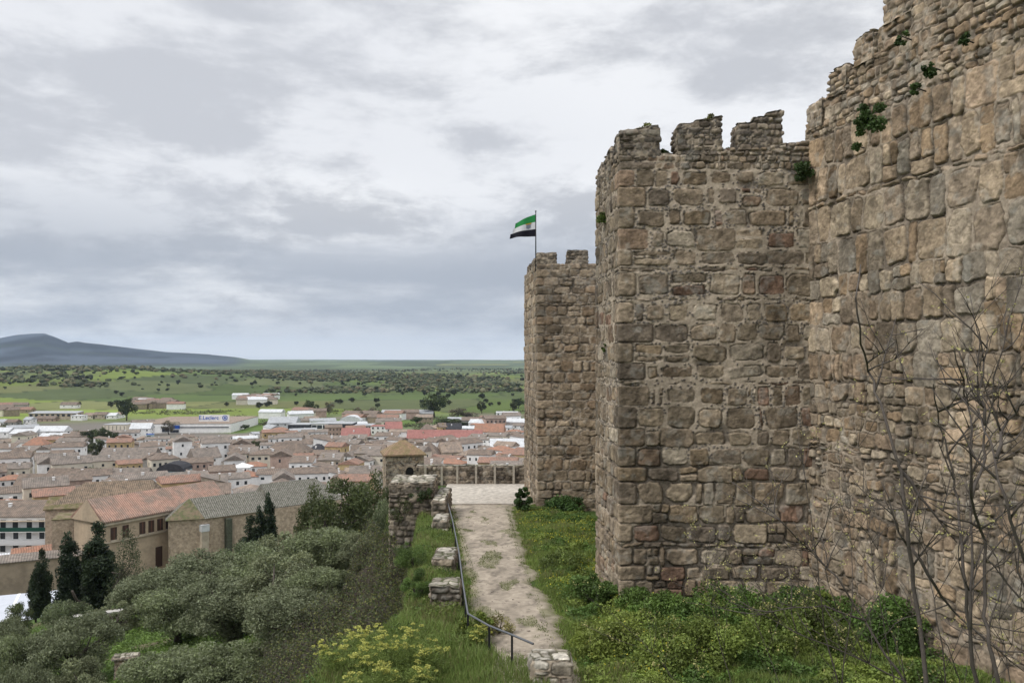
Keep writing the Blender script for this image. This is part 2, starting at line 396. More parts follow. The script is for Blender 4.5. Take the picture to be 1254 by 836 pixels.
    vein = sstep(.5, .62, fbm(S*5+idx*.37, Z*5, seed+14, 3))[..., None]; col = col*(1-.22*vein)
    blot = sstep(.52, .68, fbm(S*2.3, Z*2.3+7, seed+6, 4))[..., None]
    col = col*(1-blot*.30)
    lich = sstep(.58, .72, fbm(S*3.1+11, Z*3.1, seed+7, 4))[..., None]
    col = col*(1-lich*.35)+np.array((.36,.35,.31))*lich*.35
    # worn edges of a stone are a little paler, its joint darker
    # gaps: mortar studded with small dark stones
    cell = .095
    gx = S/cell; gz = Z/cell; ix = np.floor(gx).astype(int); iz = np.floor(gz).astype(int)
    F1 = np.full(S.shape, 9.); F2 = np.full(S.shape, 9.); hid = np.zeros(S.shape)
    for a in (-1,0,1):
        for b in (-1,0,1):
            jx = _T[1][(ix+a) & 255, (iz+b) & 255]; jz = _T[2][(ix+a) & 255, (iz+b) & 255]
            dd = np.hypot(ix+a+jx-gx, iz+b+jz-gz)
            lt = dd < F1
            F2 = np.where(lt, F1, np.minimum(F2, dd)); hid = np.where(lt, _T[5][(ix+a) & 255, (iz+b) & 255], hid); F1 = np.where(lt, dd, F1)
    G = gal(Z)
    pm = fbm(S*1.1+5, Z*1.1, seed+15, 3)
    peb = (hid < .16+.62*sstep(.42, .6, pm)) & (F1 < .36+.16*hid)
    ph = np.where(peb, .022*np.sqrt(np.clip(1-(F1/.5)**2, 0, 1)), 0)
    ofs = -ndist   # distance outside the nearest stone
    open_joint = sstep(.48, .66, fbm(S*1.3, Z*1.3, seed+8, 3)+(.15-.3*G))   # where mortar has gone
    mh = depth*.36*(1-open_joint)-depth*.75*open_joint+(rough*.03)
    Hg = mh+ph*(.3+.7*G)
    mc = np.array(mortar)*(1+rough[..., None]*.5)
    dk = np.array((.10,.085,.07))
    mc = mc*(1-open_joint[..., None]*.62)+dk*open_joint[..., None]*.62
    pcc = np.array((.085,.076,.068))+.22*hid[..., None]*np.array((1,.88,.75))
    gc = np.where((peb & (G > .3))[..., None], pcc, mc)
    H = np.where(inside, np.maximum(H, Hg*.6), Hg)
    col = np.where(inside[..., None], col, gc)
    # hairline cracks where stone and mortar have parted, cut in and coloured darker
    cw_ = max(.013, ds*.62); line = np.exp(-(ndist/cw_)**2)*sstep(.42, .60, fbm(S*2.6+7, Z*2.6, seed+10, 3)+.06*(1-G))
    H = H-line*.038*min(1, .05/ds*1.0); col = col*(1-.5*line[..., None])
    spk = vn(S*23, Z*23, seed+4)*am+.5*(1-am); col = col*(.86+.28*spk[..., None])
    st = sstep(.5, .75, fbm(S*.55, Z*.13, seed+9, 3))[..., None]; col = col*(1-.30*st)
    return H, np.clip(col, .01, .9)
def masonry(name, path, zb, zt, res, stones_fn, rng, parent, pal='tower', closed=False, seed=1, capz=None, cap=False, ragged=.06, out=1, taper=0, **kw):
    """one continuous stone skin along a path in plan (out = +1: outside is to the right of the walking direction)"""
    path = [np.array(p, float) for p in path]
    if closed: path = path+[path[0]]
    pts = []; ss = []; nr_ = []; crn = []; s = 0; counts = []
    segn = []
    for a, b in zip(path[:-1], path[1:]):
        t = (b-a)/np.linalg.norm(b-a); segn.append(np.array((t[1], -t[0]))*out)
    for k, (a, b) in enumerate(zip(path[:-1], path[1:])):
        Ln = np.linalg.norm(b-a); n = max(2, int(round(Ln/res))); counts.append(n)
        for q in range(n):
            pts.append(a+(b-a)*q/n); ss.append(s+Ln*q/n)
            if q == 0:
                if k > 0: m = segn[k-1]+segn[k]; m = m/(m@m)*2
                elif closed: m = segn[-1]+segn[0]; m = m/(m@m)*2
                else: m = segn[0]
            else: m = segn[k]
            nr_.append(m)
        crn.append(s); s += Ln
    pts.append(path[-1]); ss.append(s); nr_.append(nr_[0] if closed else segn[-1])
    crn = crn if closed else crn[1:]
    if closed: crn = crn[1:]
    pts = np.array(pts); ss = np.array(ss); nr_ = np.array(nr_)
    topf = zt if callable(zt) else (lambda q: np.full(np.shape(q), float(zt)))
    tv = topf(ss)+ragged*(fbm(ss*2.2, ss*0+3, seed+3, 3)-.5)*2
    if closed: bl = np.clip((ss-(s-.2))/.2, 0, 1); tv = tv*(1-bl)+tv[0]*bl
    zmax = tv.max()+res; nz = int((zmax-zb)/res)+2
    zz = zb+np.arange(nz)*res
    # uniform grid for layout evaluation, then sampled along the true s
    su = np.arange(0, s+res, res)
    Sg, Zg = np.meshgrid(su, zz)
    stones = stones_fn(rng, 0 if not closed else 0, s, crn)
    H, Cc = field(Sg, Zg, stones, rng, PAL[pal], seed, **kw)
    fi = np.clip(ss/res, 0, len(su)-1.001); i0 = fi.astype(int); fr = fi-i0
    H = H[:, i0]*(1-fr)+H[:, i0+1]*fr
    Cc = Cc[:, i0]*(1-fr)[None, :, None]+Cc[:, i0+1]*fr[None, :, None]
    if closed: H[:, -1] = H[:, 0]; Cc[:, -1] = Cc[:, 0]
    ZZ = np.minimum(zz[:, None], tv[None, :]); keep = zz[:-1, None] < np.maximum(tv[None, :-1], tv[None, 1:])
    # round the arris and lean edges
    H = H-.05*sstep(.10, 0, tv[None, :]-ZZ)
    off = H+taper*np.clip(zb+6-ZZ, 0, 99)*0
    P = pts[None, :, :]+nr_[None, :, :]*off[..., None]
    V = np.concatenate([P, ZZ[..., None]], -1); nS = len(ss)
    ii, jj = np.nonzero(keep)
    Fq = np.stack([ii*nS+jj, ii*nS+jj+1, (ii+1)*nS+jj+1, (ii+1)*nS+jj], -1)
    if out < 0: Fq = Fq[:, ::-1]
    # (winding: outside to the right of travel)
    V = V.reshape(-1, 3); Cc = Cc.reshape(-1, 3)
    if cap and closed:
        # top surface: grid spanned between the four sides
        last = np.array([int(np.argmax(zz >= tv[j]-1e-9)) for j in range(nS)])
        ring = last*nS+np.arange(nS); a, b = counts[0], counts[1]
        na_, nb_ = a, b
        Rg = np.zeros((nb_+1, na_+1, 3)); idg = np.full((nb_+1, na_+1), -1)
        bot = ring[0:a+1]; rgt = ring[a:a+b+1]; top_ = ring[a+b:2*a+b+1][::-1]; lft = ring[2*a+b:2*a+2*b+1][::-1]
        lft = lft.copy(); lft[0] = ring[0]
        if len(top_) == na_+1 and len(lft) == nb_+1:
            idg[0, :] = bot; idg[-1, :] = top_; idg[:, 0] = lft; idg[:, -1] = rgt
            u = np.linspace(0, 1, na_+1)[None, :, None]; v = np.linspace(0, 1, nb_+1)[:, None, None]
            B, T_, Lf, Rt = V[bot][None], V[top_][None], V[lft][:, None], V[rgt][:, None]
            Q = (1-v)*B+v*T_+(1-u)*Lf+u*Rt-((1-u)*(1-v)*V[bot[0]]+u*(1-v)*V[bot[-1]]+(1-u)*v*V[top_[0]]+u*v*V[top_[-1]])
            la = np.linalg.norm(path[1]-path[0]); lb = np.linalg.norm(path[2]-path[1])
            Sg2, Zg2 = np.meshgrid(np.linspace(0, la, na_+1), np.linspace(0, lb, nb_+1))
            st2 = layout(rng, 0, la, [(0, lb+.3, .25, .5, .3, .7, .05, .1, 6)])
            H2, C2 = field(Sg2, Zg2, st2, rng, PAL[kw.get('cappal', pal)] if False else PAL[CAPPAL], seed+11, warp=.04, depth=.06, mortar=(.11,.12,.055), gal=lambda z: z*0+.2)
            fade = np.minimum(np.minimum(u, 1-u)*na_, np.minimum(v, 1-v)*nb_)[..., 0]; fade = np.clip(fade/3, 0, 1)
            Q[..., 2] += (H2*.45+.02)*fade
            n0 = len(V); inner = Q[1:-1, 1:-1].reshape(-1, 3); ids = n0+np.arange(len(inner))
            idg[1:-1, 1:-1] = ids.reshape(nb_-1, na_-1)
            V = np.concatenate([V, inner]); Cc = np.concatenate([Cc, C2[1:-1, 1:-1].reshape(-1, 3)])
            f2 = np.stack([idg[:-1, :-1], idg[:-1, 1:], idg[1:, 1:], idg[1:, :-1]], -1).reshape(-1, 4)
            if out < 0: f2 = f2[:, ::-1]
            Fq = np.concatenate([Fq, f2])
    o = new_mesh(name, V, Fq, M['stone'], parent, col=Cc, smooth=True)
    return o
CAPPAL = 'pale'
def poly_cap(name, pts, z, parent, matn='stone'):
    o = new_mesh(name, [(x, y, z) for x, y in pts], [tuple(range(len(pts)))], M[matn], parent, col=np.tile((.12,.11,.07), (len(pts), 1)))
    return o
rng = random.Random(5)
# bands: z0, z1, course h0, h1, stone w0, w1, gap, split prob, superellipse power
def st_tower(r, a, b, c): return layout(r, a, b, [(-9.2,-3, .40,.72, .42,1.15, .045,.15, 8),(-3,5.7,.46,.76,.5,1.25,.12,.10,7),(5.7,9,.13,.26,.18,.55,.03,.2,6)], c)
def st_rub(r, a, b, c): return layout(r, a, b, [(-20,20,.12,.26,.18,.55,.03,.2,6)], c, quoin=False)
def st_far(r, a, b, c): return layout(r, a, b, [(-14,5.8,.40,.72,.5,1.3,.06,.15,7),(5.8,9,.2,.3,.3,.6,.05,.2,4)], c)
def st_wall(r, a, b, c): return layout(r, a, b, [(-9.5,-2.6,.30,.85,.25,.8,.10,.35,6),(-2.6,-1.6,.3,.5,.3,.8,.04,.2,7),(-1.6,-1.3,.14,.18,.2,.5,.03,0,6),(-1.3,1.9,.5,.85,.32,.9,.035,.16,8),(1.9,2.1,.14,.2,.3,.6,.03,0,6),(2.1,6.1,.7,1.2,.38,1.05,.035,.18,8),(6.1,13,.15,.34,.18,.6,.035,.22,6)], c)
def st_ruin(r, a, b, c): return layout(r, a, b, [(-20,20,.2,.44,.25,.7,.05,.2,6)], c, quoin=False)
def merlons(parent, specs, **kw):
    for k, (poly, zb, zf) in enumerate(specs):
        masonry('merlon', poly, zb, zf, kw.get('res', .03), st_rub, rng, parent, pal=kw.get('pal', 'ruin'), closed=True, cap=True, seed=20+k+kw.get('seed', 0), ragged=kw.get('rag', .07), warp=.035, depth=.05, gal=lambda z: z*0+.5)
def lin(a, b, n): return lambda s: a+(b-a)*np.clip(np.asarray(s)/n, 0, 1)
# near tower: left side, front
T1 = thing('castle_tower', 'large square stone tower with three broken merlons, in front of the flag tower', 'tower', (0,0,0), 0, 'castle wall towers')
p1 = [(6.6,29.45),(3.11,29.2),(3.41,25.0),(9.5,25.0)]
sill1 = lambda s: np.interp(s, [0,3.5,7.7,9.2,11,12.6,14], [6.2,6.25,6.45,6.5,6.62,6.82,6.9])
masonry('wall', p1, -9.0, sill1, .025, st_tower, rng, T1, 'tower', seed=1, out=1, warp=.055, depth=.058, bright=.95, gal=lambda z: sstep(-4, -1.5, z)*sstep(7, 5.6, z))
poly_cap('wall_walk', [(3.2,29.1),(3.5,25.1),(9.4,25.1),(9.4,29.1)], 6.2, T1)
def rect(x0, x1, y0, y1): return [(x0,y0),(x1,y0),(x1,y1),(x0,y1)]
cor = [(3.37,25.0),(4.64,25.0),(4.64,25.95),(3.31,25.95)]
def top4(a, b, c, d_, la=1.3, lb=.9): return lambda s: np.interp(s, [0,la,la+lb,2*la+lb,2*la+2*lb], [a,b,c,d_,a])
merlons(T1, [(cor, 6.35, top4(7.22,7.42,7.4,7.15)),
             (rect(5.18,6.59,25.0,25.85), 6.45, lambda s: np.interp(s, [0,.5,.55,1.1,1.15,1.4,2.2,3.6,4.5], [7.38,7.42,7.5,7.56,7.66,7.68,7.6,7.4,7.38])),
             (rect(7.1,8.5,25.0,25.85), 6.6, lambda s: np.interp(s, [0,.45,.5,.85,.9,1.4,2.2,3.6,4.5], [7.46,7.5,7.62,7.68,7.8,7.85,7.7,7.5,7.46])),
             ([(3.2,27.9),(3.3,26.5),(4.1,26.55),(4.0,27.95)], 6.2, 7.0) if False else ([(3.28,26.45),(4.1,26.5),(4.0,27.6),(3.2,27.55)], 6.2, top4(7.1,7.1,7.0,7.0,.8,1.1)),
             ([(3.16,28.1),(3.98,28.15),(3.95,29.2),(3.1,29.15)], 6.15, top4(7.0,7.0,6.85,6.8,.8,1.1))])
# curtain wall running towards the camera
cw = lambda s: np.array((9.3, 25.2))+np.array((.2453,-.9694))*s
W1 = thing('curtain_wall', 'high rubble curtain wall of large upright blocks, right side, joining the near tower', 'castle wall')
tops = [(0,7.35),(.95,7.35),(1.0,8.0),(2.1,8.05),(2.15,8.5),(3.3,8.55),(3.4,9.2),(5.0,9.4),(6,10.2),(12,11.2),(22,12)]
wt = lambda s: np.interp(s, [t[0] for t in tops], [t[1] for t in tops])
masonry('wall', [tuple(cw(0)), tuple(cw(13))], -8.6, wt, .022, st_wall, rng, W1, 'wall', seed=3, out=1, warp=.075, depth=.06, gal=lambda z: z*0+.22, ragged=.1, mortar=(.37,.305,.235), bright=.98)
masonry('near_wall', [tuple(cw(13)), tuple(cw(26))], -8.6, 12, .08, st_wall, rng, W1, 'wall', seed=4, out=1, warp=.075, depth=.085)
new_mesh('wall_walk', [(*cw(0),7.2),(*cw(26),7.2),(*(cw(26)+[3,0]),7.2),(*(cw(0)+[3,0]),7.2)], [(0,1,2,3)], M['stone'], W1, col=np.tile((.1,.09,.06),(4,1)))
def wb(s0, s1, th=.8):
    a, b = cw(s0), cw(s1); n_ = np.array((.9694,.2453))*th; o_ = -np.array((.9694,.2453))*.03
    return [tuple(b+o_), tuple(b+n_), tuple(a+n_), tuple(a+o_)]
mr = []
for (s0, s1, zb_, t_) in ((.12,.85,7.2,8.02),(1.2,1.98,7.9,8.66),(2.36,3.15,8.4,9.16),(3.6,4.6,9.1,9.95)):
    mr.append((wb(s0, s1), zb_, top4(t_+.04,t_,t_-.08,t_-.03,.8,s1-s0)))
merlons(W1, mr, pal='wall', seed=40, rag=.12)
# far tower
T2 = thing('castle_tower', 'square stone tower farther along the wall, carrying the flag pole', 'tower', (0,0,0), 0, 'castle wall towers')
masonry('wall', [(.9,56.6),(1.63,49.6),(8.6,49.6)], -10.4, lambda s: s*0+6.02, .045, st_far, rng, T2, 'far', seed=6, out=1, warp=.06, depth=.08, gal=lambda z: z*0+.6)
poly_cap('wall_walk', [(.95,56.5),(1.7,49.7),(8.6,49.7),(8.6,56.5)], 5.8, T2)
merlons(T2, [([(1.55,49.6),(2.78,49.6),(2.78,50.7),(1.5,50.7)], 5.9, top4(6.72,6.75,6.7,6.6,1.2,1.1)),
             (rect(3.42,4.75,49.6,50.6), 5.9, top4(6.85,6.88,6.8,6.8,1.3,1)), (rect(5.5,6.8,49.6,50.6), 5.9, top4(6.8,6.8,6.8,6.8,1.3,1)),
             ([(1.42,51.6),(2.3,51.7),(2.2,53),(1.28,52.9)], 5.8, top4(6.6,6.6,6.5,6.5,.9,1.3)), ([(1.2,54),(2.0,54.1),(1.9,55.4),(1.06,55.3)], 5.8, top4(6.55,6.55,6.5,6.5,.9,1.3))], res=.05, pal='ruin', seed=60)
# curtain between the towers (hidden behind the near tower from here)
W2 = thing('curtain_wall', 'curtain wall between the two towers, behind the near tower', 'castle wall')
masonry('wall', [(6.5,49.7),(6.6,29.3)], -10.2, 4.8, .07, st_far, rng, W2, 'far', seed=8, out=1, warp=.07, depth=.08)
new_mesh('wall_walk', [(6.6,49.7,4.7),(6.7,29.3,4.7),(9,29.3,4.7),(9,49.7,4.7)], [(0,1,2,3)], M['stone'], W2, col=np.tile((.1,.09,.06),(4,1)))
# ------------------------------------------------------------------ low stonework beside the path
def block(name, label, cat, poly, zb, zt, seed, res=.03, pal='pale', group=None, style=st_ruin, rag=.06, **kw):
    t = thing(name, label, cat, (0,0,0), 0, group)
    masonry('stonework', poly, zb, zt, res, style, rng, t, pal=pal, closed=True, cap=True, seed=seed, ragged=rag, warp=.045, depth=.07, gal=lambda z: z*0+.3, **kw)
    return t
G_ = 'broken merlons along the path edge'
block('merlon_stub', 'mossy stone pillar stub at the near end of the railing, bottom centre', 'pillar', rect(.44,1.36,18.15,18.85), -8.0, -6.84, 31, .022, 'pale', rag=.03)
block('merlon_stub', 'nearer of the two square stone stubs left of the railing', 'pillar', rect(-2.58,-1.66,25.0,26.1), -8.6, -7.12, 32, .03, 'ruin', G_)
block('merlon_stub', 'farther square stone stub left of the railing, pale slab top', 'pillar', rect(-3.08,-2.22,30.7,32.7), -8.9, -7.68, 33, .035, 'ruin', G_)
block('merlon_stub', 'low stone stub with one pale slab on top, just below the bastion', 'pillar', rect(-4.1,-3.35,41.0,42.8), -9.5, -8.22, 34, .05, 'pale', G_)
block('parapet_wall', 'short parapet wall beside the railing, right end of the stone pier', 'wall', rect(-4.55,-3.8,45.2,50), -10, -7.95, 35, .06, 'ruin')
block('stone_pier', 'square ruined stone pier with flat top at the plaza corner', 'pier', rect(-7.2,-4.62,46.6,49.6), -16, -7.15, 36, .05, 'ruin')
pw_ = block('parapet_wall', 'long low parapet at the far edge of the plaza', 'wall', rect(-7.3,7.5,60.6,61.2), -10.2, -8.02, 37, .06, 'ruin')
mb = None
for u in (521, 541, 560, 583, 606, 629):
    x, _, _ = px(u, 580, 60.5)
    MB().box(x-.08, x+.08, 60.44, 60.56, -9.5, -8.05).build('upright_slab', mat('slab', (.36,.32,.26), noise=.25, nscale=6), pw_)
# ------------------------------------------------------------------ path, plaza
ys = np.arange(9, 52.3, .1); ws = np.linspace(0, 1, 44)
vL = np.interp(ys, [9,18,20.6,25.6,34.1,52.5], [-.5,-.55,-.5,-1.15,-1.95,-4.05]); vR = np.interp(ys, [9,18,20.6,21.7,25.6,34.1,52.5], [.8,1.1,1.15,1.1,.95,.4,-.3])
WS, YS = np.meshgrid(ws, ys)
XL = (vL-.25+1.0*(fbm(ys*.7, ys*0, 1)-.5))[:, None]; XR = (vR+.35+1.3*(fbm(ys*.6, ys*0+5, 2)-.5))[:, None]
XX = XL+(XR-XL)*WS
ZZ = zp(YS)+.012+.05*(fbm(XX*1.1, YS*1.1, 4)-.5)-.07*sstep(.12, 0, np.minimum(WS, 1-WS))
tn = fbm(XX*1.6, YS*.7, 6)[..., None]; gn = sstep(.60, .72, fbm(XX*1.3+4, YS*.55, 7)+.0*WS)[..., None]
edge = sstep(.22, 0, np.minimum(WS, 1-WS)+.12*(fbm(XX*3, YS*3, 2)-.5))[..., None]
wc = C3((.345,.295,.235))*(tn*.7+.65)*(.8+.4*vn(XX*9, YS*7, 5))[..., None]; wc = wc*(1-.55*gn)+C3((.13,.14,.055))*.55*gn; wc = wc*(1-edge*.6)+C3((.13,.13,.06))*edge*.6
dk = sstep(.55, .7, fbm(XX*4, YS*2, 9))[..., None]; wc = wc*(1-.3*dk)
nx_, ny_ = len(ws), len(ys); i, j = np.meshgrid(np.arange(ny_-1), np.arange(nx_-1), indexing='ij')
Fp = np.stack([i*nx_+j, i*nx_+j+1, (i+1)*nx_+j+1, (i+1)*nx_+j], -1).reshape(-1, 4)
struct(new_mesh('path', np.stack([XX, YS, ZZ], -1), Fp, M['path'], col=wc.reshape(-1, 3), smooth=True))
xs = np.linspace(-4.9, 7.8, 100); ys2 = np.linspace(52.2, 60.6, 60); XX, YY = np.meshgrid(xs, ys2)
i, j = np.meshgrid(np.arange(59), np.arange(99), indexing='ij'); Fp = np.stack([i*100+j, i*100+j+1, (i+1)*100+j+1, (i+1)*100+j], -1).reshape(-1, 4)
pc_ = C3((.44,.40,.345))*(.70+.36*fbm(XX*2.5, YY*2.5, 3)+.24*vn(XX*6, YY*3, 5))[..., None]
struct(new_mesh('plaza', np.stack([XX, YY, XX*0-9.40+.02*fbm(XX, YY, 5)], -1), Fp, mat('plaza_paving', attr=True, rough=.95, noise=.42, nscale=3.2, bump=.03, bscale=6, spec=.1), col=pc_.reshape(-1, 3), smooth=True))
kb = MB()
xk = -4.4
while xk < 1.2:
    wk_ = rng.uniform(.5, 1.0); kb.box(xk, xk+wk_-.03, 52.0+rng.uniform(-.02,.02), 52.3, -9.6, -9.37+rng.uniform(-.01,.01)); xk += wk_
struct(kb.build('kerb', mat('kerb_stone', (.36,.32,.27), noise=.3, nscale=4)))
# ------------------------------------------------------------------ handrail
RL = [(-4.2,50.5),(-2.98,39.8),(-2.06,30.9),(-1.55,25.2),(-1.19,21.5),(-.58,20.3),(.0,19.5),(.5,18.75)]
rail = thing('handrail', 'thin grey metal handrail on dark posts along the left side of the path', 'railing')
def rz_(y): return float(zp(y))+.75
tp = MB().tube([(x,y,rz_(y)) for x, y in RL], .028, 8).build('top_rail', M['metal'], rail, True)
for (x, y) in [(-4.05,49),(-3.5,44.3),(-2.98,39.8),(-2.5,35.2),(-2.06,30.9),(-1.8,28.2),(-1.55,25.2),(-1.36,23.3),(-1.19,21.5),(-.58,20.3),(.0,19.5)]:
    q = MB(); q.box(x-.028, x+.028, y-.028, y+.028, float(zp(y))-.2, rz_(y)-.025); q.build('post', M['post'], rail)
# ------------------------------------------------------------------ flag
fx_, fy_ = 1.5, 50.2
FL = thing('flag', 'green, white and black striped flag with a crest, flying left from its pole', 'flag')
FP = thing('flag_pole', 'thin dark flag pole on the far tower corner', 'flag pole')
MB().tube([(fx_,fy_,5.6),(fx_,fy_,9.35)], [.045,.03], 8).build('pole', M['post'], FP, True)
MB().tube([(fx_,fy_,9.35),(fx_,fy_,9.42)], [.05,.05], 8).build('finial', M['post'], FP, True)
def flagpt(u, v):
    # u 0 pole..1 free end, v 0 bottom..1 top of the cloth
    L_ = 1.52
    x = fx_-.03-L_*u*(1-.04*v)-.10*u*(1-v)+.18*v*u*u*0; y = fy_+.16*math.sin(u*8.5+v*1.2)*u
    top = 9.18-.34*u**1.5*1.1-.30*u; bot = 7.80-.06*u-.16*max(0, u-.75)*4*.5
    if v > .66: pass
    z = bot+(top-bot)*v
    return (x, y, z)
def strip(name, v0, v1, colr, par, u1=1.0, curl=0):
    V = []; nU, nV = 28, 8
    for i_ in range(nV+1):
        for j_ in range(nU+1):
            u = j_/nU*u1; v = v0+(v1-v0)*i_/nV; V.append(flagpt(u, v))
    f = [(i_*(nU+1)+j_, i_*(nU+1)+j_+1, (i_+1)*(nU+1)+j_+1, (i_+1)*(nU+1)+j_) for i_ in range(nV) for j_ in range(nU)]
    m_ = mat('cloth_'+name, colr, rough=.8, transl=.35)
    return new_mesh(name, V, f, m_, par, smooth=True)
strip('green_stripe', .66, 1, (.03,.25,.07), FL, .86); strip('white_stripe', .335, .66, (.70,.70,.72), FL, .93); strip('black_stripe', 0, .335, (.012,.012,.02), FL, 1)
def patch(name, us, vs, colr, par):
    V = [(lambda p: (p[0], p[1]-.02, p[2]))(flagpt(u, v)) for u, v in zip(us, vs)]
    V += [(p[0], p[1]+.05, p[2]) for p in V]; n_ = len(us)
    f = [tuple(range(n_)), tuple(range(n_, 2*n_))[::-1]]+[(i_, (i_+1) % n_, n_+(i_+1) % n_, n_+i_) for i_ in range(n_)]
    return new_mesh(name, V, f, mat('crest_'+name, colr, rough=.8), par)
cr = patch('crest', [.19,.37,.37,.28,.19], [.60,.60,.45,.375,.45], (.22,.24,.30), FL)
patch('crown', [.15,.41,.37,.33,.28,.23,.19], [.665,.665,.60,.615,.60,.615,.60], (.65,.36,.05), cr)
patch('crest_quarter', [.21,.275,.275,.21], [.585,.585,.50,.50], (.42,.22,.06), cr)
patch('crest_quarter', [.285,.355,.355,.285], [.585,.585,.50,.50], (.35,.10,.06), cr)
# ------------------------------------------------------------------ town
def gz(x, y): return float(ground_z(np.array([x]), np.array([y]))[0])
WM = {k: mat('wall_'+k, c, rough=.9, noise=.10, nscale=.8, alt=tuple(q*(.88 if c[0] > .6 else .72) for q in c), altscale=.35) for k, c in dict(
  white=(.83,.82,.80), cream=(.66,.60,.49), stone=(.33,.265,.195), ochre=(.50,.38,.20), grey=(.42,.40,.37), pinkish=(.45,.33,.27), brick=(.26,.11,.075), beige=(.46,.39,.30), dark=(.05,.05,.06), skyblue=(.42,.55,.58), paleg=(.55,.56,.56)).items()}
def roofmat(n, c, c2, ws=1.0):
    return mat('roof_'+n, c, rough=.9, noise=.25, nscale=1.1, alt=c2, altscale=.5, wave=(ws*.55, 'X', 2.5, .26), spec=.1)
RM = {'brown': roofmat('brown', (.225,.175,.14), (.15,.125,.105)), 'greybrown': roofmat('greybrown', (.25,.21,.18), (.17,.15,.13)),
      'orange': roofmat('orange', (.36,.19,.13), (.27,.17,.125)), 'reddish': roofmat('reddish', (.30,.18,.135), (.21,.15,.12)), 'tan': roofmat('tan', (.32,.25,.195), (.22,.18,.15)),
      'mossy': roofmat('mossy', (.16,.14,.07), (.13,.105,.06)), 'darkr': roofmat('dark', (.06,.06,.065), (.045,.045,.05)), 'whiter': roofmat('white', (.62,.63,.64), (.52,.53,.54)),
      'pinkr': roofmat('pink', (.36,.17,.15), (.30,.15,.13)), 'lightgrey': roofmat('lightgrey', (.40,.41,.42), (.33,.34,.35))}
WIN = mat('window_glass', (.03,.035,.04), rough=.25, spec=.5); SILL = mat('window_trim', (.5,.48,.44), rough=.8); DOOR = mat('door_wood', (.10,.06,.04), rough=.7)
def meshdata(mb, name, m):
    me = bpy.data.meshes.new(name); me.from_pydata(mb.v, [], mb.f); me.materials.append(m); me.update(); return me
WME = meshdata(MB().box(-.5,.5,-.06,.02,0,1), 'window', WIN); SME = meshdata(MB().box(-.58,.58,-.10,0,-.10,-.01), 'sill', SILL); DME = meshdata(MB().box(-.5,.5,-.05,.02,0,1), 'door', DOOR)
def put(me, name, parent, loc, rz=0, sx=1, sz=1):
    o = bpy.data.objects.new(name, me); COL.objects.link(o); o.parent = parent; o.location = loc; o.rotation_euler = (0,0,rz); o.scale = (sx, 1, sz); return o
def roof_mb(w, d, h, rh, kind, oh=.35, th=.22):
    m = MB(); x0, x1, y0, y1 = -w/2-oh, w/2+oh, -d/2-oh, d/2+oh
    if kind == 'flat': return m.box(-w/2-.15, w/2+.15, -d/2-.15, d/2+.15, h, h+.35)
    if kind == 'arch':
        n = 8; V = []
        for i in range(n+1):
            a = math.pi*i/n; V += [(-(w/2+oh)*math.cos(a), y0, h+rh*math.sin(a)), (-(w/2+oh)*math.cos(a), y1, h+rh*math.sin(a))]
        f = [(2*i, 2*i+2, 2*i+3, 2*i+1) for i in range(n)]+[tuple(range(0, 2*n+2, 2))[::-1], tuple(range(1, 2*n+2, 2)), (0,1,2*n+1,2*n)]
        return m.add(V, f)
    hr = min(d/2, w/2*.9) if kind == 'hip' else 0
    if kind == 'pyr': hr = w/2
    e = h-.05; top = h+rh
    if kind == 'shed':
        return m.add([(x0,y0,e),(x1,y0,e),(x1,y1,top),(x0,y1,top),(x0,y0,e+th),(x1,y0,e+th),(x1,y1,top+th),(x0,y1,top+th)], [(0,3,2,1),(4,5,6,7),(0,1,5,4),(1,2,6,5),(2,3,7,6),(3,0,4,7)])
    rx0, rx1 = (x0+hr, x1-hr) if hr else (x0, x1)
    V = [(x0,y0,e),(x1,y0,e),(x1,y1,e),(x0,y1,e),(rx0,0,top),(rx1,0,top)]; V += [(x,y,z+th) for x,y,z in V]
    f = [(6,7,11,10),(8,9,10,11),(0,1,7,6),(2,3,9,8),(9,6,10),(7,8,11),(3,0,6,9),(1,2,8,7),(0,3,2,1)]
    return m.add(V, f)
def wall_mb(w, d, h, rh, kind, base=3.0):
    m = MB().box(-w/2, w/2, -d/2, d/2, -base, h)
    if kind == 'gable':
        for x in (-w/2, w/2-.3): m.add([(x,-d/2,h),(x,d/2,h),(x,0,h+rh-.05),(x+.3,-d/2,h),(x+.3,d/2,h),(x+.3,0,h+rh-.05)], [(0,2,1),(3,4,5),(0,3,5,2),(1,2,5,4),(0,1,4,3)])
    if kind == 'shed':
        for x in (-w/2, w/2-.3): m.add([(x,-d/2,h),(x,d/2,h),(x,d/2,h+rh-.2),(x+.3,-d/2,h),(x+.3,d/2,h),(x+.3,d/2,h+rh-.2)], [(0,2,1),(3,4,5),(0,3,5,2),(1,2,5,4),(0,1,4,3)])
    return m
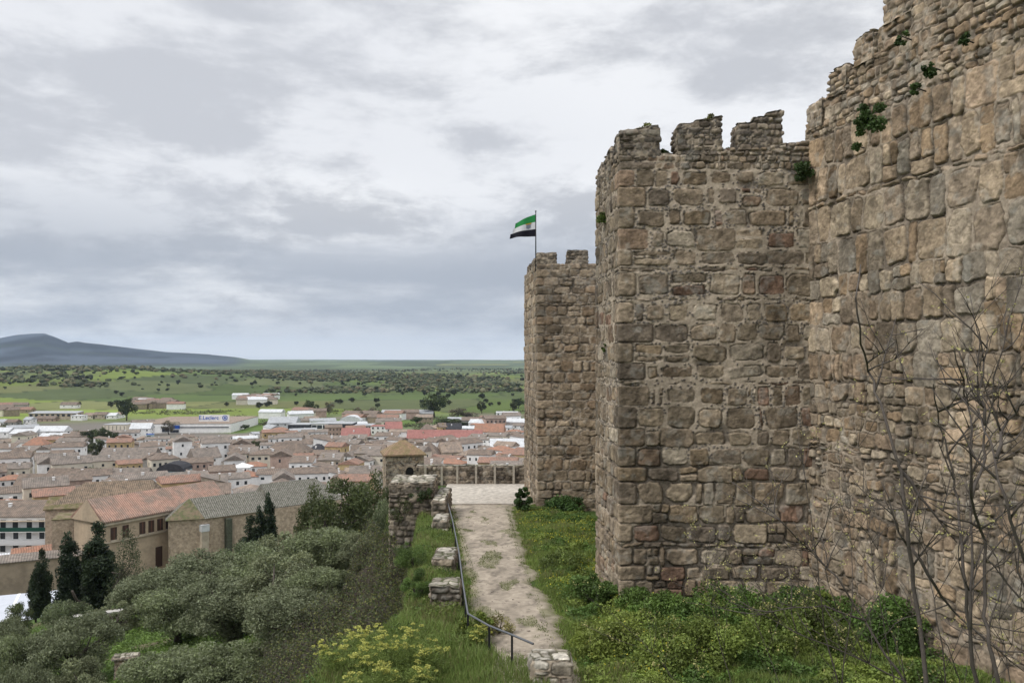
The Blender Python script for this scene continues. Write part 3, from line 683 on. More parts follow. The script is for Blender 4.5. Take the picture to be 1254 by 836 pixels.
def house(name, label, cat, loc, rz, w, d, h, rh, wm, rm, kind='gable', rows=1, nwin=3, winsz=(1.0,1.3), chim=1, base=3.0, group=None, sills=False, door=False, seed=0):
    r_ = random.Random(seed*7+int(w*10)); t = thing(name, label, cat, loc, rz, group)
    wall_mb(w, d, h, rh, kind, base).build('wall', WM[wm], t)
    rf = roof_mb(w, d, h, rh, kind).build('roof', RM[rm], t)
    for c in range(chim):
        cx_ = r_.uniform(-w*.3, w*.3); cy_ = r_.choice((-1, 1))*d*.2
        cm = MB().box(cx_-.4, cx_+.4, cy_-.35, cy_+.35, h+.2, h+rh*.65+.9); cm.box(cx_-.5, cx_+.5, cy_-.45, cy_+.45, h+rh*.65+.9, h+rh*.65+1.05); cm.build('chimney', WM['white' if r_.random() < .5 else wm if wm != 'dark' else 'grey'], rf)
    for fl in range(rows):
        z = h*(fl+.36)/rows if rows > 1 else h-winsz[1]-.8
        for i in range(nwin):
            if door and fl == 0 and i == nwin//2: continue
            x = -w/2+w*(i+.5)/nwin+r_.uniform(-.15, .15)
            a = put(WME, 'window', t, (x, -d/2, z), 0, winsz[0], winsz[1])
            if sills: put(SME, 'sill', a, (0,0,0), 0, 1, 1/winsz[1])
        if d > 7: put(WME, 'window', t, (w/2, r_.uniform(-1, 1), z), R(90), winsz[0], winsz[1]); put(WME, 'window', t, (-w/2, r_.uniform(-1, 1), z), R(-90), winsz[0], winsz[1])
    if door: put(DME, 'door', t, (w/2*(1/nwin)*(0 if nwin % 2 else 1), -d/2, 0), 0, 1.3, 2.2)
    return t
LM = []      # landmarks used to describe where the smaller houses stand
EXC = []     # (x, y, radius) kept clear
def placed(name, label, cat, u, vb, wpx, hpx, rpx, rz, d, wm, rm, kind='gable', z=-60, short=None, **kw):
    D = -z*F/(vb-HZ); x = (u-CU)/F*D; w_ = wpx/F*D; y = D+d/2
    t = house(name, label, cat, (x+(u-CU)/F*d/2, y, gz(x, y)+.0), R(rz), w_, d, max(hpx/F*D, 2.5), max(rpx/F*D*1.6, .6) if kind not in ('flat',) else .3, wm, rm, kind, **kw)
    n = max(1, int(w_/d)); 
    for q in range(n): EXC.append((x+(q-(n-1)/2)*w_/n*math.cos(R(rz)), y+(q-(n-1)/2)*w_/n*math.sin(R(rz)), max(w_/n, d)*.62))
    if name == 'warehouse' and w_ > 50: EXC.extend([(x+(q-2.5)*w_/6, y-d/2-k_, 17) for q in range(6) for k_ in (12, 34, 52)])
    else: EXC.append((x, y-d/2-9, w_*.35))
    if short: LM.append((short, u, vb-hpx/2))
    return t
# large white warehouse with sign
t = placed('warehouse', 'long white flat-roofed warehouse with blue lettering and a raised sign board', 'warehouse', 244, 530, 118, 11, 0, 3, 85, 'white', 'tan', 'flat', short='the white warehouse', nwin=0, rows=0, chim=0)
Dw = 60*F/89; W_ = 118/F*Dw; hW = 11/F*Dw
BL = mat('sign_blue', (.03,.10,.42), rough=.5); BK = mat('dark_band', (.03,.035,.05), rough=.4)
def wtext(body, size, loc, par, m, name='sign_letters'):
    c = bpy.data.curves.new(name, 'FONT'); c.body = body; c.size = size; c.extrude = .06; c.offset = .04; c.materials.append(m); c.align_x = 'CENTER'
    tmp = bpy.data.objects.new(name, c); COL.objects.link(tmp); bpy.context.view_layer.update()
    me = bpy.data.meshes.new_from_object(tmp.evaluated_get(bpy.context.evaluated_depsgraph_get())); bpy.data.objects.remove(tmp)
    o = bpy.data.objects.new(name, me); COL.objects.link(o); o.parent = par; o.location = loc; o.rotation_euler = (R(90),0,0); return o
MB().box(-W_*.04, W_*.48, -42.9, -42.6, hW-3.0, hW-2.4).build('blue_stripe', BK, t)
MB().box(-W_*.20, -W_*.13, -42.9, -42.6, 1.0, 5.0).build('window', BK, t); MB().box(-W_*.12, -W_*.02, -42.9, -42.6, 3.6, 6.2).build('window', BL, t)
MB().box(-W_*.115, -W_*.03, -42.9, -42.6, .6, 2.6).build('entrance', BK, t)
MB().box(-W_*.12, -W_*.02, -43.4, -42.6, hW, hW+2.2).build('entrance_parapet', WM['beige'], t)
sb = MB().box(W_*.08, W_*.40, -20, -19.4, hW+.2, hW+6.0).build('sign_board', WM['white'], t)
wtext('E.Leclerc', 4.6, (W_*.185, -20.1, hW+2.0), sb, BL)
def ring(cx_, y, z, r0, r1, m, par, name):
    n = 24; V = []; f = []
    for k in range(n):
        a = 2*math.pi*k/n
        for r_ in (r0, r1):
            V += [(cx_+r_*math.cos(a), y, z+r_*math.sin(a)), (cx_+r_*math.cos(a), y+.15, z+r_*math.sin(a))]
    for k in range(n):
        q = (k+1) % n; f += [(4*k, 4*k+2, 4*q+2, 4*q), (4*k+1, 4*q+1, 4*q+3, 4*k+3), (4*k+2, 4*k+3, 4*q+3, 4*q+2), (4*k, 4*q, 4*q+1, 4*k+1)]
    return new_mesh(name, V, f, m, par)
ring(W_*.355, -20.2, hW+3.4, 1.6, 2.2, BL, sb, 'round_logo'); MB().box(W_*.345, W_*.365, -20.2, -20.05, hW+2.6, hW+4.2).build('round_logo', BL, sb)
ring(-W_*.30, -42.8, hW*.5, 1.1, 1.7, BL, t, 'round_logo'); MB().box(-W_*.308, -W_*.292, -42.8, -42.55, hW*.5-.7, hW*.5+.7).build('round_logo', BL, t)
placed('hangar', 'left white hangar with a low pitched roof beside the palms', 'hangar', 33, 538, 30, 7, 3, 0, 13, 'white', 'whiter', 'gable', nwin=4, rows=1, chim=0, group='white hangars')
placed('hangar', 'right and wider white hangar with a grey door', 'hangar', 64, 537, 38, 9, 3.5, 4, 14, 'white', 'whiter', 'gable', short='the white hangars', nwin=3, rows=1, winsz=(3,3), chim=0, group='white hangars')
placed('hangar', 'small white hangar at the left photo edge', 'hangar', 4, 536, 24, 7, 3, 0, 12, 'white', 'whiter', 'gable', nwin=3, rows=1, chim=0, group='white hangars')
placed('warehouse', 'plain cream block warehouse with pale grey roof left of the white warehouse', 'warehouse', 147, 531, 28, 11, 0, 0, 18, 'cream', 'lightgrey', 'flat', nwin=6, rows=1, winsz=(.4,5), chim=0)
placed('house', 'white gabled house with dark windows between cream block and white warehouse', 'house', 174, 534, 24, 9, 4, 10, 12, 'white', 'whiter', 'gable', nwin=3, rows=2)
placed('shipping_kiosk', 'small bright blue cabin in front of the white gabled house', 'cabin', 184, 538, 7, 6, 0, 0, 4, 'skyblue', 'darkr', 'flat', nwin=1, rows=1, winsz=(3,2.4), chim=0)
bpy.data.objects['shipping_kiosk'].children[0].data.materials[0] = BL
placed('house', 'white two-storey house with orange roof and four window columns', 'house', 46, 556, 26, 11, 5, 2, 10, 'white', 'orange', 'hip', nwin=4, rows=2, winsz=(1,1.6), sills=True)
placed('house', 'red brick house with white arched window surrounds', 'house', 77, 561, 26, 12, 6, -4, 12, 'brick', 'greybrown', 'hip', short='the red brick house', nwin=4, rows=2, winsz=(1.1,1.9), sills=True)
placed('house', 'plain grey-white annexe at the right side of the red brick house', 'house', 98, 560, 16, 12, 3, -4, 11, 'grey', 'greybrown', 'hip', nwin=2, rows=1)
placed('farm_building', 'long low farm shed with grey roof and brick pillars in the fields', 'farm building', 69, 514, 58, 8, 1, 2, 14, 'beige', 'lightgrey', 'shed', short='the long farm shed', nwin=9, rows=1, winsz=(3,2.4), chim=0)
placed('farm_building', 'low pinkish tiled annexe in front of the long farm shed', 'farm building', 58, 516, 24, 3, 2, 0, 9, 'pinkish', 'brown', 'gable', nwin=4, rows=1, chim=0)
placed('house', 'small white farmhouse cube right of the long farm shed', 'house', 97, 515, 14, 6, 0, 0, 10, 'white', 'whiter', 'flat', nwin=3, rows=1)
for k, (u, vb, w_, h_, wm, rm) in enumerate([(112,513,14,4,'cream','tan'),(125,513,16,5,'beige','brown'),(138,513,13,4,'white','whiter'),(147,512,7,4,'white','tan'),(4,521,10,4,'white','lightgrey'),(16,521,14,4,'grey','brown'),(37,520,9,6,'white','lightgrey'),(30,506,22,4,'stone','reddish'),(86,500,20,4,'white','brown')]):
    placed('house', ['cream farmhouse','beige farmhouse with brown roof','white farmhouse','tiny white farmhouse by the poplar','white shed','grey shed with brown roof','white cube house','stone farmhouse with reddish roof','white farmhouse on the rise'][k]+[' third from the long farm shed',' second to the right of the long farm shed',' left of the big round poplar',' base',' at the left photo edge below fields',' second from the left photo edge',' left of the long farm shed',' behind the long farm shed, left',' behind the long farm shed, right'][k], 'house', u, vb, w_, h_, 2, 0, 10, wm, rm, 'gable', nwin=2, rows=1)
placed('shop_building', 'dark glazed modern commercial building behind the town', 'shop building', 420, 530, 29, 11, 0, 0, 22, 'dark', 'lightgrey', 'flat', short='the dark modern building', nwin=5, rows=1, winsz=(2,2), chim=0)
placed('shop_building', 'grey-green glazed block joined to the dark modern building', 'shop building', 447, 530, 22, 9, 0, 0, 20, 'grey', 'lightgrey', 'flat', nwin=5, rows=1, winsz=(2.4,3.4), chim=0)
placed('shop_building', 'low dark red commercial block left of the dark modern building', 'shop building', 370, 529, 26, 9, 0, -3, 20, 'dark', 'lightgrey', 'flat', nwin=5, rows=1, winsz=(2,1.5), chim=0)
placed('shop_building', 'white panelled commercial block with dark ground floor', 'shop building', 395, 530, 20, 11, 0, 0, 20, 'white', 'lightgrey', 'flat', nwin=3, rows=1, winsz=(4,3), chim=0)
placed('warehouse', 'pale grey roofed warehouse at the foot of the green slope', 'warehouse', 348, 527, 34, 9, 4, 6, 26, 'paleg', 'lightgrey', 'gable', nwin=4, rows=1, chim=0)
placed('hangar', 'hangar with bright white curved roof behind dark modern building', 'hangar', 432, 521, 26, 4, 5, 0, 24, 'paleg', 'whiter', 'arch', nwin=0, rows=0, chim=0)
placed('house', 'white block with long red-brown eaves right of the glazed block', 'house', 473, 532, 36, 10, 0, 2, 14, 'white', 'pinkr', 'flat', nwin=6, rows=2, winsz=(1.4,1.6))
placed('hangar', 'long pale grey greenhouse shed below the big field tree', 'shed', 499, 512, 64, 6, 2, 1, 16, 'paleg', 'lightgrey', 'shed', nwin=10, rows=1, winsz=(2,2), chim=0)
placed('house', 'ruined brown stone barn beside the pale greenhouse shed', 'barn', 520, 518, 20, 7, 2, 0, 12, 'stone', 'tan', 'gable', nwin=4, rows=1, chim=0)
placed('house', 'white villa with low flat roof in the trees near the far tower', 'villa', 621, 514, 27, 9, 0, 0, 14, 'white', 'whiter', 'flat', short='the white villa', nwin=5, rows=1, winsz=(1.4,1.4))
placed('house', 'ochre yellow house end right of the pink terrace', 'house', 541, 533, 9, 10, 3, 20, 10, 'ochre', 'brown', 'gable', nwin=1, rows=1)
placed('house', 'dark roofed house beside the ochre yellow house', 'house', 556, 533, 18, 8, 4, 0, 10, 'grey', 'darkr', 'gable', nwin=3, rows=1)
placed('house', 'white gabled house with pink roof above the long red roof', 'house', 482, 534, 20, 9, 5, 12, 12, 'white', 'pinkr', 'gable', nwin=3, rows=2)
placed('house', 'cream house with brown hip roof above the long red roof', 'house', 523, 534, 16, 8, 4, 0, 10, 'cream', 'brown', 'hip', nwin=3, rows=1)
placed('house', 'long terrace under one straight red roof behind the town', 'terrace', 545, 541, 92, 4, 6, -1, 12, 'beige', 'pinkr', 'gable', short='the long red roof', nwin=12, rows=1, chim=2)
placed('house', 'long low terrace with red tiled roof right of dark shops', 'terrace', 436, 541, 34, 5, 7, 3, 14, 'white', 'pinkr', 'gable', nwin=5, rows=1)
placed('market_hall', 'market hall with dark arched roof and pale blue front', 'market hall', 214, 592, 32, 15, 6, 3, 12, 'skyblue', 'darkr', 'arch', short='the arched market hall', nwin=4, rows=1, winsz=(1.2,3), chim=0)
placed('house', 'pale yellow house with two small dark windows and brown roof', 'house', 452, 566, 42, 12, 5, -3, 12, 'ochre', 'brown', 'gable', nwin=3, rows=1, short='the pale yellow house')
bpy.data.objects['house.0%02d'%0] if 'house.000' in bpy.data.objects else None
placed('house', 'long cream house with a row of tall dark windows', 'house', 354, 568, 56, 14, 7, -2, 13, 'cream', 'brown', 'hip', nwin=7, rows=1, winsz=(1.1,2.4), short='the long cream house')
placed('house', 'white house with dark charcoal hip roof beside long cream house', 'house', 390, 566, 28, 10, 7, -20, 12, 'white', 'darkr', 'hip', nwin=2, rows=1)
placed('house', 'plain white house with brown hip roof right of the stone tower house', 'house', 526, 568, 26, 12, 8, -12, 11, 'white', 'brown', 'hip', nwin=2, rows=1)
placed('house', 'cream gable-ended barn with brown roof, two right of stone tower house', 'house', 551, 567, 26, 13, 7, 18, 14, 'beige', 'tan', 'gable', nwin=1, rows=1)
placed('house', 'long white house with red and brown roof, left of the arched market hall', 'house', 92, 602, 62, 14, 8, -2, 10, 'white', 'brown', 'gable', nwin=5, rows=1, short='the long white house')
placed('house', 'long white house with small windows behind the cypress', 'house', 160, 594, 46, 10, 6, 6, 10, 'white', 'greybrown', 'gable', nwin=6, rows=1)
placed('house', 'white house with a large blank gable end, centre left', 'house', 250, 574, 32, 13, 7, 40, 13, 'white', 'greybrown', 'gable', nwin=2, rows=1)
placed('house', 'long low cream house with small square windows, mid town', 'house', 160, 569, 66, 10, 6, 2, 12, 'cream', 'greybrown', 'gable', nwin=10, rows=1)
placed('house', 'ochre and white house with brown roof, left photo edge', 'house', 45, 607, 40, 10, 9, 2, 12, 'ochre', 'brown', 'gable', nwin=3, rows=1)
placed('chapel', 'cream chapel with a tall bell gable and dome roof, left side', 'chapel', 24, 574, 34, 12, 8, 6, 12, 'cream', 'brown', 'hip', nwin=2, rows=1)
placed('house', 'white roofed long shed beside the far tower', 'shed', 622, 554, 44, 6, 6, 2, 16, 'white', 'whiter', 'gable', nwin=4, rows=1, chim=0)
placed('house', 'orange roofed house beside the far tower', 'house', 600, 536, 36, 7, 6, -8, 14, 'white', 'orange', 'gable', nwin=4, rows=1)
# --- stone tower house with pyramid roof
def frame(p0, p1):
    dx_, dy_ = p1[0]-p0[0], p1[1]-p0[1]; Ln = math.hypot(dx_, dy_); return Ln, math.atan2(dy_, dx_)
MS = {}
def stonebox(name, parent, w, d, z0, z1, pal='tower', res=.22, seed=1, style=None, loc=(0,0), cap=False):
    st = style or (lambda r, a, b, c: layout(r, a, b, [(-80,80,.35,.6,.45,1.0,.06,.15,6)], c))
    return masonry(name, [(-w/2+loc[0],-d/2+loc[1]),(w/2+loc[0],-d/2+loc[1]),(w/2+loc[0],d/2+loc[1]),(-w/2+loc[0],d/2+loc[1])], z0, z1, res, st, rng, parent, pal=pal, closed=True, seed=seed, ragged=.0, warp=.06, depth=.06, gal=lambda z: z*0+1., cap=False)
TX, TY, TZ = px(490, 558, 118)
TH = thing('tower_house', 'square stone tower house with mossy pyramid roof and round-arched opening', 'tower house', (TX, TY+3, TZ), R(14))
stonebox('wall', TH, 5.6, 5.2, -17, 0, 'wall', .10, 71)
roof_mb(5.6, 5.2, 0, 1.85, 'pyr', .4).build('roof', mat('mossy_tiles', (.25,.165,.105), rough=.95, noise=.4, nscale=3, alt=(.20,.155,.08), altscale=1.2, wave=(1.6,'X',1.2,.3)), TH)
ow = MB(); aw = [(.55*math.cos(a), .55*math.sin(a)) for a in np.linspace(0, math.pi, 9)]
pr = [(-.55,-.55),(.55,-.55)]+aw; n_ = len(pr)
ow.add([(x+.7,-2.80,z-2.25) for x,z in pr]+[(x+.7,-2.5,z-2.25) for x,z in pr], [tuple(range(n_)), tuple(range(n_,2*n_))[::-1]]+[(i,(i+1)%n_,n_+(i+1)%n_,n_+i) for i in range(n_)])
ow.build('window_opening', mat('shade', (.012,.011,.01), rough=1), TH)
ou = [(.78*math.cos(a)+.7, .78*math.sin(a)-2.25) for a in np.linspace(0, math.pi, 11)]; inn = [(.56*math.cos(a)+.7, .56*math.sin(a)-2.25) for a in np.linspace(0, math.pi, 11)]
am = MB()
for i in range(10): 
    q = [ou[i], ou[i+1], inn[i+1], inn[i]]; am.add([(x,-2.86,z) for x,z in q]+[(x,-2.55,z) for x,z in q], [(0,1,2,3)[::-1],(4,5,6,7),(0,1,5,4),(1,2,6,5),(2,3,7,6),(3,0,4,7)])
am.build('arch', WM['stone'], TH)
LM.append(('the stone tower house', 490, 570)); EXC.append((TX, TY, 14))
for sx_ in (-1, 1): MB().tube([(.7+sx_*.8,-2.7,-1.5),(.7+sx_*1.4,-2.72,-1.0)], .04, 4).build('metal_stay', M['post'], TH)
# --- convent: long building with orange roof
def oriented(name, label, cat, p0, p1, zb):
    Ln, an = frame(p0, p1); return Ln, thing(name, label, cat, (p0[0], p0[1], zb), an)
def wallpart(parent, name, Ln, dp, h, pal, res, seed, base=6, x0=0, y0=0, dpt=.03):
    st = lambda r, a, b, c: layout(r, a, b, [(-80,80,.5,.8,.7,1.4,.08,.15,6)], c)
    return masonry(name, bright=1.12, path=[(x0,y0),(x0+Ln,y0),(x0+Ln,y0+dp),(x0,y0+dp)], zb=-base, zt=h, res=res, stones_fn=st, rng=rng, parent=parent, pal=pal, closed=True, seed=seed, ragged=0, warp=.08, depth=.03, gal=lambda z: z*0+1.)
PAL['conv'] = [(.42,.325,.235),(.40,.31,.225),(.44,.345,.25),(.38,.30,.22)]
PAL['conv2'] = [(.36,.285,.21),(.33,.26,.19),(.40,.32,.24),(.28,.22,.165),(.34,.25,.175)]
Ln, CV = oriented('convent', 'long ochre convent building with orange tiled roof and row of square windows', 'convent', (-95.4,186.5), (-77.5,216), -53)
LM.append(('the convent', 165, 630))
HC = 15.0
CVM = mat('ochre_plaster', (.43,.335,.24), rough=.95, noise=.16, nscale=1.3, alt=(.34,.27,.195), altscale=.28, bump=.03, bscale=3)
MB().box(0, Ln, 0, 12.5, -6, HC).build('wall', CVM, CV)
def gable_roof_local(parent, name, L_, dp, h, rh, m, hipl=0, hipr=0, oh=.6, x0=0):
    V = [(x0-oh,-oh,h-.1),(x0+L_+oh,-oh,h-.1),(x0+L_+oh,dp+oh,h-.1),(x0-oh,dp+oh,h-.1),(x0-oh+hipl,dp/2,h+rh),(x0+L_+oh-hipr,dp/2,h+rh)]
    V += [(x,y,z+.35) for x,y,z in V]
    return new_mesh(name, V, [(6,7,11,10),(8,9,10,11),(0,1,7,6),(2,3,9,8),(9,6,10),(7,8,11),(3,0,6,9),(1,2,8,7),(0,3,2,1)], m, parent)
TOR = mat('orange_tiles', (.37,.23,.175), rough=.9, noise=.3, nscale=.9, alt=(.24,.185,.15), altscale=.25, wave=(.6,'X',2.5,.34), spec=.1, bump=.05, bscale=2)
TGR = mat('grey_tiles', (.21,.20,.17), rough=.9, noise=.35, nscale=2.2, alt=(.13,.125,.10), altscale=1.6, wave=(.6,'X',2.5,.42), spec=.1, bump=.05, bscale=2)
TBR = mat('brown_tiles', (.24,.18,.13), rough=.9, noise=.3, nscale=1.2, alt=(.15,.12,.09), altscale=.8, wave=(.6,'X',2.5,.34), spec=.1, bump=.05, bscale=2)
MOS = mat('mossy_tiles_green', (.115,.105,.045), rough=.95, noise=.5, nscale=1.5, alt=(.20,.15,.10), altscale=.5)
gable_roof_local(CV, 'roof', Ln, 12.5, HC, 4.6, TOR)
gp = MB(); gp.add([(-.7,0,HC-.2),(-.7,12.5,HC-.2),(-.7,6.25,HC+4.9),(.1,0,HC-.2),(.1,12.5,HC-.2),(.1,6.25,HC+4.9)], [(0,2,1),(3,4,5),(0,3,5,2),(1,2,5,4),(0,1,4,3)]); gp.build('gable', CVM, CV)
CW = mat('shutter_dark', (.05,.028,.02), rough=.6)
for k, x in enumerate([2.2,5.2,9.6,12.0,14.4,16.8,18.9]):
    f_ = MB().box(x-.75, x+.75, -.16, .02, HC-4.4, HC-1.5).build('window', CW, CV); MB().box(x-.9, x+.9, -.3, 0, HC-4.75, HC-4.42).build('sill', WM['beige'], f_)
    MB().box(x-.03, x+.03, -.20, -.14, HC-4.4, HC-1.5).build('mullion', WM['brick'], f_)
MB().box(-.2, 20, -.35, .02, HC-5.0, HC-4.76).build('string_course', WM['beige'], CV)
MB().box(0, 20, -.45, .02, HC-.8, HC-.25).build('cornice', WM['beige'], CV)
MB().box(13.2, 15.0, -.14, .02, 1.6, 6.6).build('door', CW, CV)
MB().box(19.6, 21.6, -2.0, .1, -6, HC-.9).build('buttress', WM['stone'], CV); MB().box(21.7, 22.3, -1.0, .1, -6, HC-2.2).build('downpipe', WM['grey'], CV)
MB().tube([(0.5,12.5,HC+1.0),(0.5,12.5,HC+1.1)], .1).build('vent', WM['grey'], CV)
# ruin with mossy top, left of the convent
RU = thing('ruined_wall_block', 'tall roofless ruined stone block with mossy top, left end of the convent', 'ruin', (-111.5,193,-53), R(20))
RUB = mat('rubble_wall', (.43,.34,.25), rough=.95, noise=.42, nscale=1.7, alt=(.30,.235,.17), altscale=1.1, bump=.08, bscale=2.5)
MB().box(0, 10.5, 0, 9, -6, 14.2).build('wall', RUB, RU)
MB().box(-.15, 10.65, -.15, 9.15, 14.205, 14.4).build('roof', MOS, RU)
MB().box(2.0, 3.4, -.15, .0, 9.0, 11.2).build('blocked_window', WM['stone'], RU); MB().box(4.6, 7.4, -.13, 0, 2, 9).build('arch_scar', WM['pinkish'], RU)
# upper hip-roofed wing behind
WG = thing('church_wing', 'stone church wing with brown hip roof and a mossy green lean-to, behind the convent', 'church', (-129,224,-56), R(14))
MB().box(0, 27, 0, 14, -6, 15.2).build('wall', RUB, WG)
gable_roof_local(WG, 'roof', 27, 14, 15.2, 5.0, TBR, hipl=7, hipr=3)
lt = MB().add([(-2,-2.4,14.2),(9,-2.6,14.2),(9,3,16.8),(-2,3,16.8),(-2,-2.4,14.6),(9,-2.6,14.6),(9,3,17.2),(-2,3,17.2)], [(0,3,2,1),(4,5,6,7),(0,1,5,4),(1,2,6,5),(2,3,7,6),(3,0,4,7)]).build('mossy_roof', MOS, WG)
MB().box(-1.5, 8.5, -2.1, 3.9, -6, 14.1).build('lean_to_wall', RUB, WG)
# church with grey tiled roof and polygonal apse
Ln, CH = oriented('church', 'stone church with grey tiled roof, angled apse end and buttresses', 'church', (-77,199), (-55,218.5), -54)
LM.append(('the grey-tiled church', 300, 625)); HH = 14.6
pts_ = [(-7.5,3.2),(-6.9,2.0),(0,0),(Ln*.62,0),(Ln*.62,11.5),(-5,11.5)]
st = lambda r, a, b, c: layout(r, a, b, [(-80,80,.45,.75,.6,1.2,.08,.15,6)], c)
MB().prism([pts_[0],pts_[2],pts_[3],pts_[4],pts_[5]], -6, HH).build('apse_wall', RUB, CH)
rf = new_mesh('apse_roof', [(-8.3,2.9,HH-.1),(0,-.6,HH-.1),(Ln*.62+.2,-.6,HH-.1),(Ln*.62+.2,12.1,HH-.1),(-5.6,12.1,HH-.1),(-1.5,6,HH+4.3),(Ln*.62+.2,6,HH+4.3)], [(1,2,6,5),(3,4,5,6),(4,0,5),(2,3,6)], TGR, CH)
new_mesh('hip_roof', [(-8.4,2.85,HH-.05),(0.02,-.65,HH-.05),(-1.48,5.98,HH+4.36)], [(0,1,2)], mat('hip_tiles', (.17,.13,.085), rough=.95, noise=.4, nscale=1.4, alt=(.10,.11,.05), altscale=.8), CH)
MB().box(-.9, .9, -1.0, .6, -6, HH-1.6).build('buttress', WM['beige'], CH); MB().box(-1.0, 1.0, -1.15, .4, HH-3.2, HH-1.55).build('statue_niche', WM['paleg'], CH)
MB().box(5.2, 6.6, -1.6, .1, -6, HH-.7).build('buttress', mat('damp_stone', (.07,.075,.05), rough=.95, noise=.5, nscale=2), CH); MB().box(6.61, 7.6, -.5, .1, -6, HH-2).build('buttress', WM['stone'], CH)
MB().add([(-6.6,2.05,-6),(0,-.75,-6),(5.1,-.75,-6),(5.1,-.1,-6),(0,-.1,-6),(-6.5,2.6,-6),(-6.6,2.05,3.6),(0,-.75,3.6),(5.1,-.75,3.6),(5.1,-.1,3.9),(0,-.1,3.9),(-6.5,2.6,3.9)], [(0,1,7,6),(1,2,8,7),(2,3,9,8),(6,7,10,11),(7,8,9,10)]).build('plinth', mat('damp_plinth', (.13,.11,.085), rough=.95, noise=.5, nscale=1.2, alt=(.06,.06,.045), altscale=.5), CH)
MB().prism([(Ln*.62+.1,-.8),(Ln+9,-.8),(Ln+9,12.5),(Ln*.62+.1,12.5)], -6, HH+.2).build('nave_wall', RUB, CH)
gable_roof_local(CH, 'nave_roof', Ln*.38+9, 13, HH+.2, 5.4, TGR, hipr=5, x0=Ln*.62)
for p in ((-90,200),(-80,212),(-66,208),(-55,222),(-104,200),(-115,232),(-106,195),(-45,228),(-100,232)): EXC.append((*p, 15))
# balcony house at the left edge
BH = house('balcony_house', 'white apartment house with brown roof and green balcony canvas, left edge', 'house', (-148,238,-59), R(2), 26, 14, 13.5, 3.6, 'white', 'brown', 'gable', rows=1, nwin=7, winsz=(1.5,2.2), chim=2, base=4)
for k in range(7): put(WME, 'window', BH, (-13+26*(k+.5)/7,-7,3.5), 0, 1.5, 2.2); put(WME, 'window', BH, (-13+26*(k+.5)/7,-7,7.2), 0, 1.4, 2.0)
for z in (5.9, 9.6):
    bb = MB().box(-12.8, 12.8, -8.4, -7.02, z-.25, z).build('balcony', WM['white'], BH)
    MB().box(-12.8, 12.8, -8.45, -8.38, z, z+1.15).build('balcony_screen', mat('green_canvas' if z > 7 else 'white_rail', (.01,.06,.04) if z > 7 else (.6,.6,.6), rough=.8), bb)
MB().box(-12.9, 12.9, -8.5, -7.1, 12.4, 12.6).build('awning', WM['beige'], BH)
EXC.append((-148,238,20)); LM.append(('the balcony house', 20, 645))
house('shed_building', 'low building with orange roof beside the ruined block', 'outbuilding', (-121,208,-58), R(35), 16, 9, 7.2, 2.6, 'stone', 'orange', 'gable', rows=0, nwin=0, chim=0, base=4)
house('outbuilding', 'low shed with a white roof at the left edge under the balcony house', 'outbuilding', (-132,206,-58.5), R(30), 15, 10, 6.6, 1.8, 'beige', 'whiter', 'gable', rows=1, nwin=2, chim=0, base=4)
GW = house('garden_building', 'long ochre garden wall building below the white-roofed shed', 'outbuilding', (-118,183,-53), R(28), 34, 5, 6.8, .6, 'stone', 'greybrown', 'shed', rows=0, nwin=0, chim=0, base=4)
EXC += [(-121,208,12),(-132,206,12)]
# white fabric court cover and garden wall in front of it
CCv = thing('court_cover', 'large pale grey fabric court cover with white seams, left edge', 'canopy', (-84,139.5,-43.4), R(22))
new_mesh('cover', [(-16,-7,0),(9,-7,0),(9,7,1.0),(-16,7,1.0),(-16,-7,-.2),(9,-7,-.2),(9,7,.8),(-16,7,.8)], [(0,1,2,3),(4,7,6,5),(0,4,5,1),(1,5,6,2),(2,6,7,3),(3,7,4,0)], mat('fabric_pale', (.48,.50,.55), rough=.5, noise=.12, nscale=.6), CCv)
for x in (-9.5,-3,3.5): new_mesh('seam', [(x,-7.05,.03),(x+.45,-7.05,.03),(x+.05,7,1.04),(x-.4,7,1.04)], [(0,1,2,3)], mat('seam_white', (.8,.8,.8)), CCv)
for x in (-15,-3,8.6): MB().box(x-.12, x+.12, -6.9, -6.66, -6, -.15).build('post', M['post'], CCv)
GWl = thing('garden_wall', 'tan rendered garden wall in front of the pale court cover', 'wall', (-84,128,-42.8), R(22))
MB().box(-14, 17, -.3, .3, -6, 0).build('wall', WM['beige'], GWl); MB().box(-14.1, 17.1, -.45, .45, 0.003, .22).build('coping', RM['tan'], GWl)
G2 = thing('garden_wall', 'low grey stone wall with pale coping among the olives behind cypresses', 'wall', (-49,95,-30.5), R(28))
MB().box(-4, 9, -.35, .35, -5, .2).build('wall', WM['stone'], G2); MB().box(-4.1, 9.1, -.5, .5, .205, .45).build('coping', WM['grey'], G2)
G3 = thing('garden_wall', 'grey slab topped wall beside the church buttress among olives', 'wall', (-45,112,-32.5), R(24))
MB().box(-3, 6, -.5, .5, -5, .6).build('wall', WM['stone'], G3); MB().box(-3.1, 6.1, -1.4, .8, .605, .8).build('coping', WM['grey'], G3)
BT = thing('gate_post', 'ruined reddish gate post among the olive trees', 'gate post', (-28.9,59.5,-23.4), R(10))
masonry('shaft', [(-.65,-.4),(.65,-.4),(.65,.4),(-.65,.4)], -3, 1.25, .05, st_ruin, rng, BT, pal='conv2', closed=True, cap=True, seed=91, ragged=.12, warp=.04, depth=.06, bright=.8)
masonry('slab', [(-.85,-.5),(.95,-.5),(.95,.5),(-.85,.5)], 1.18, 1.4, .05, st_ruin, rng, BT, pal='ruin', closed=True, cap=True, seed=92, ragged=.05, warp=.04, depth=.04)
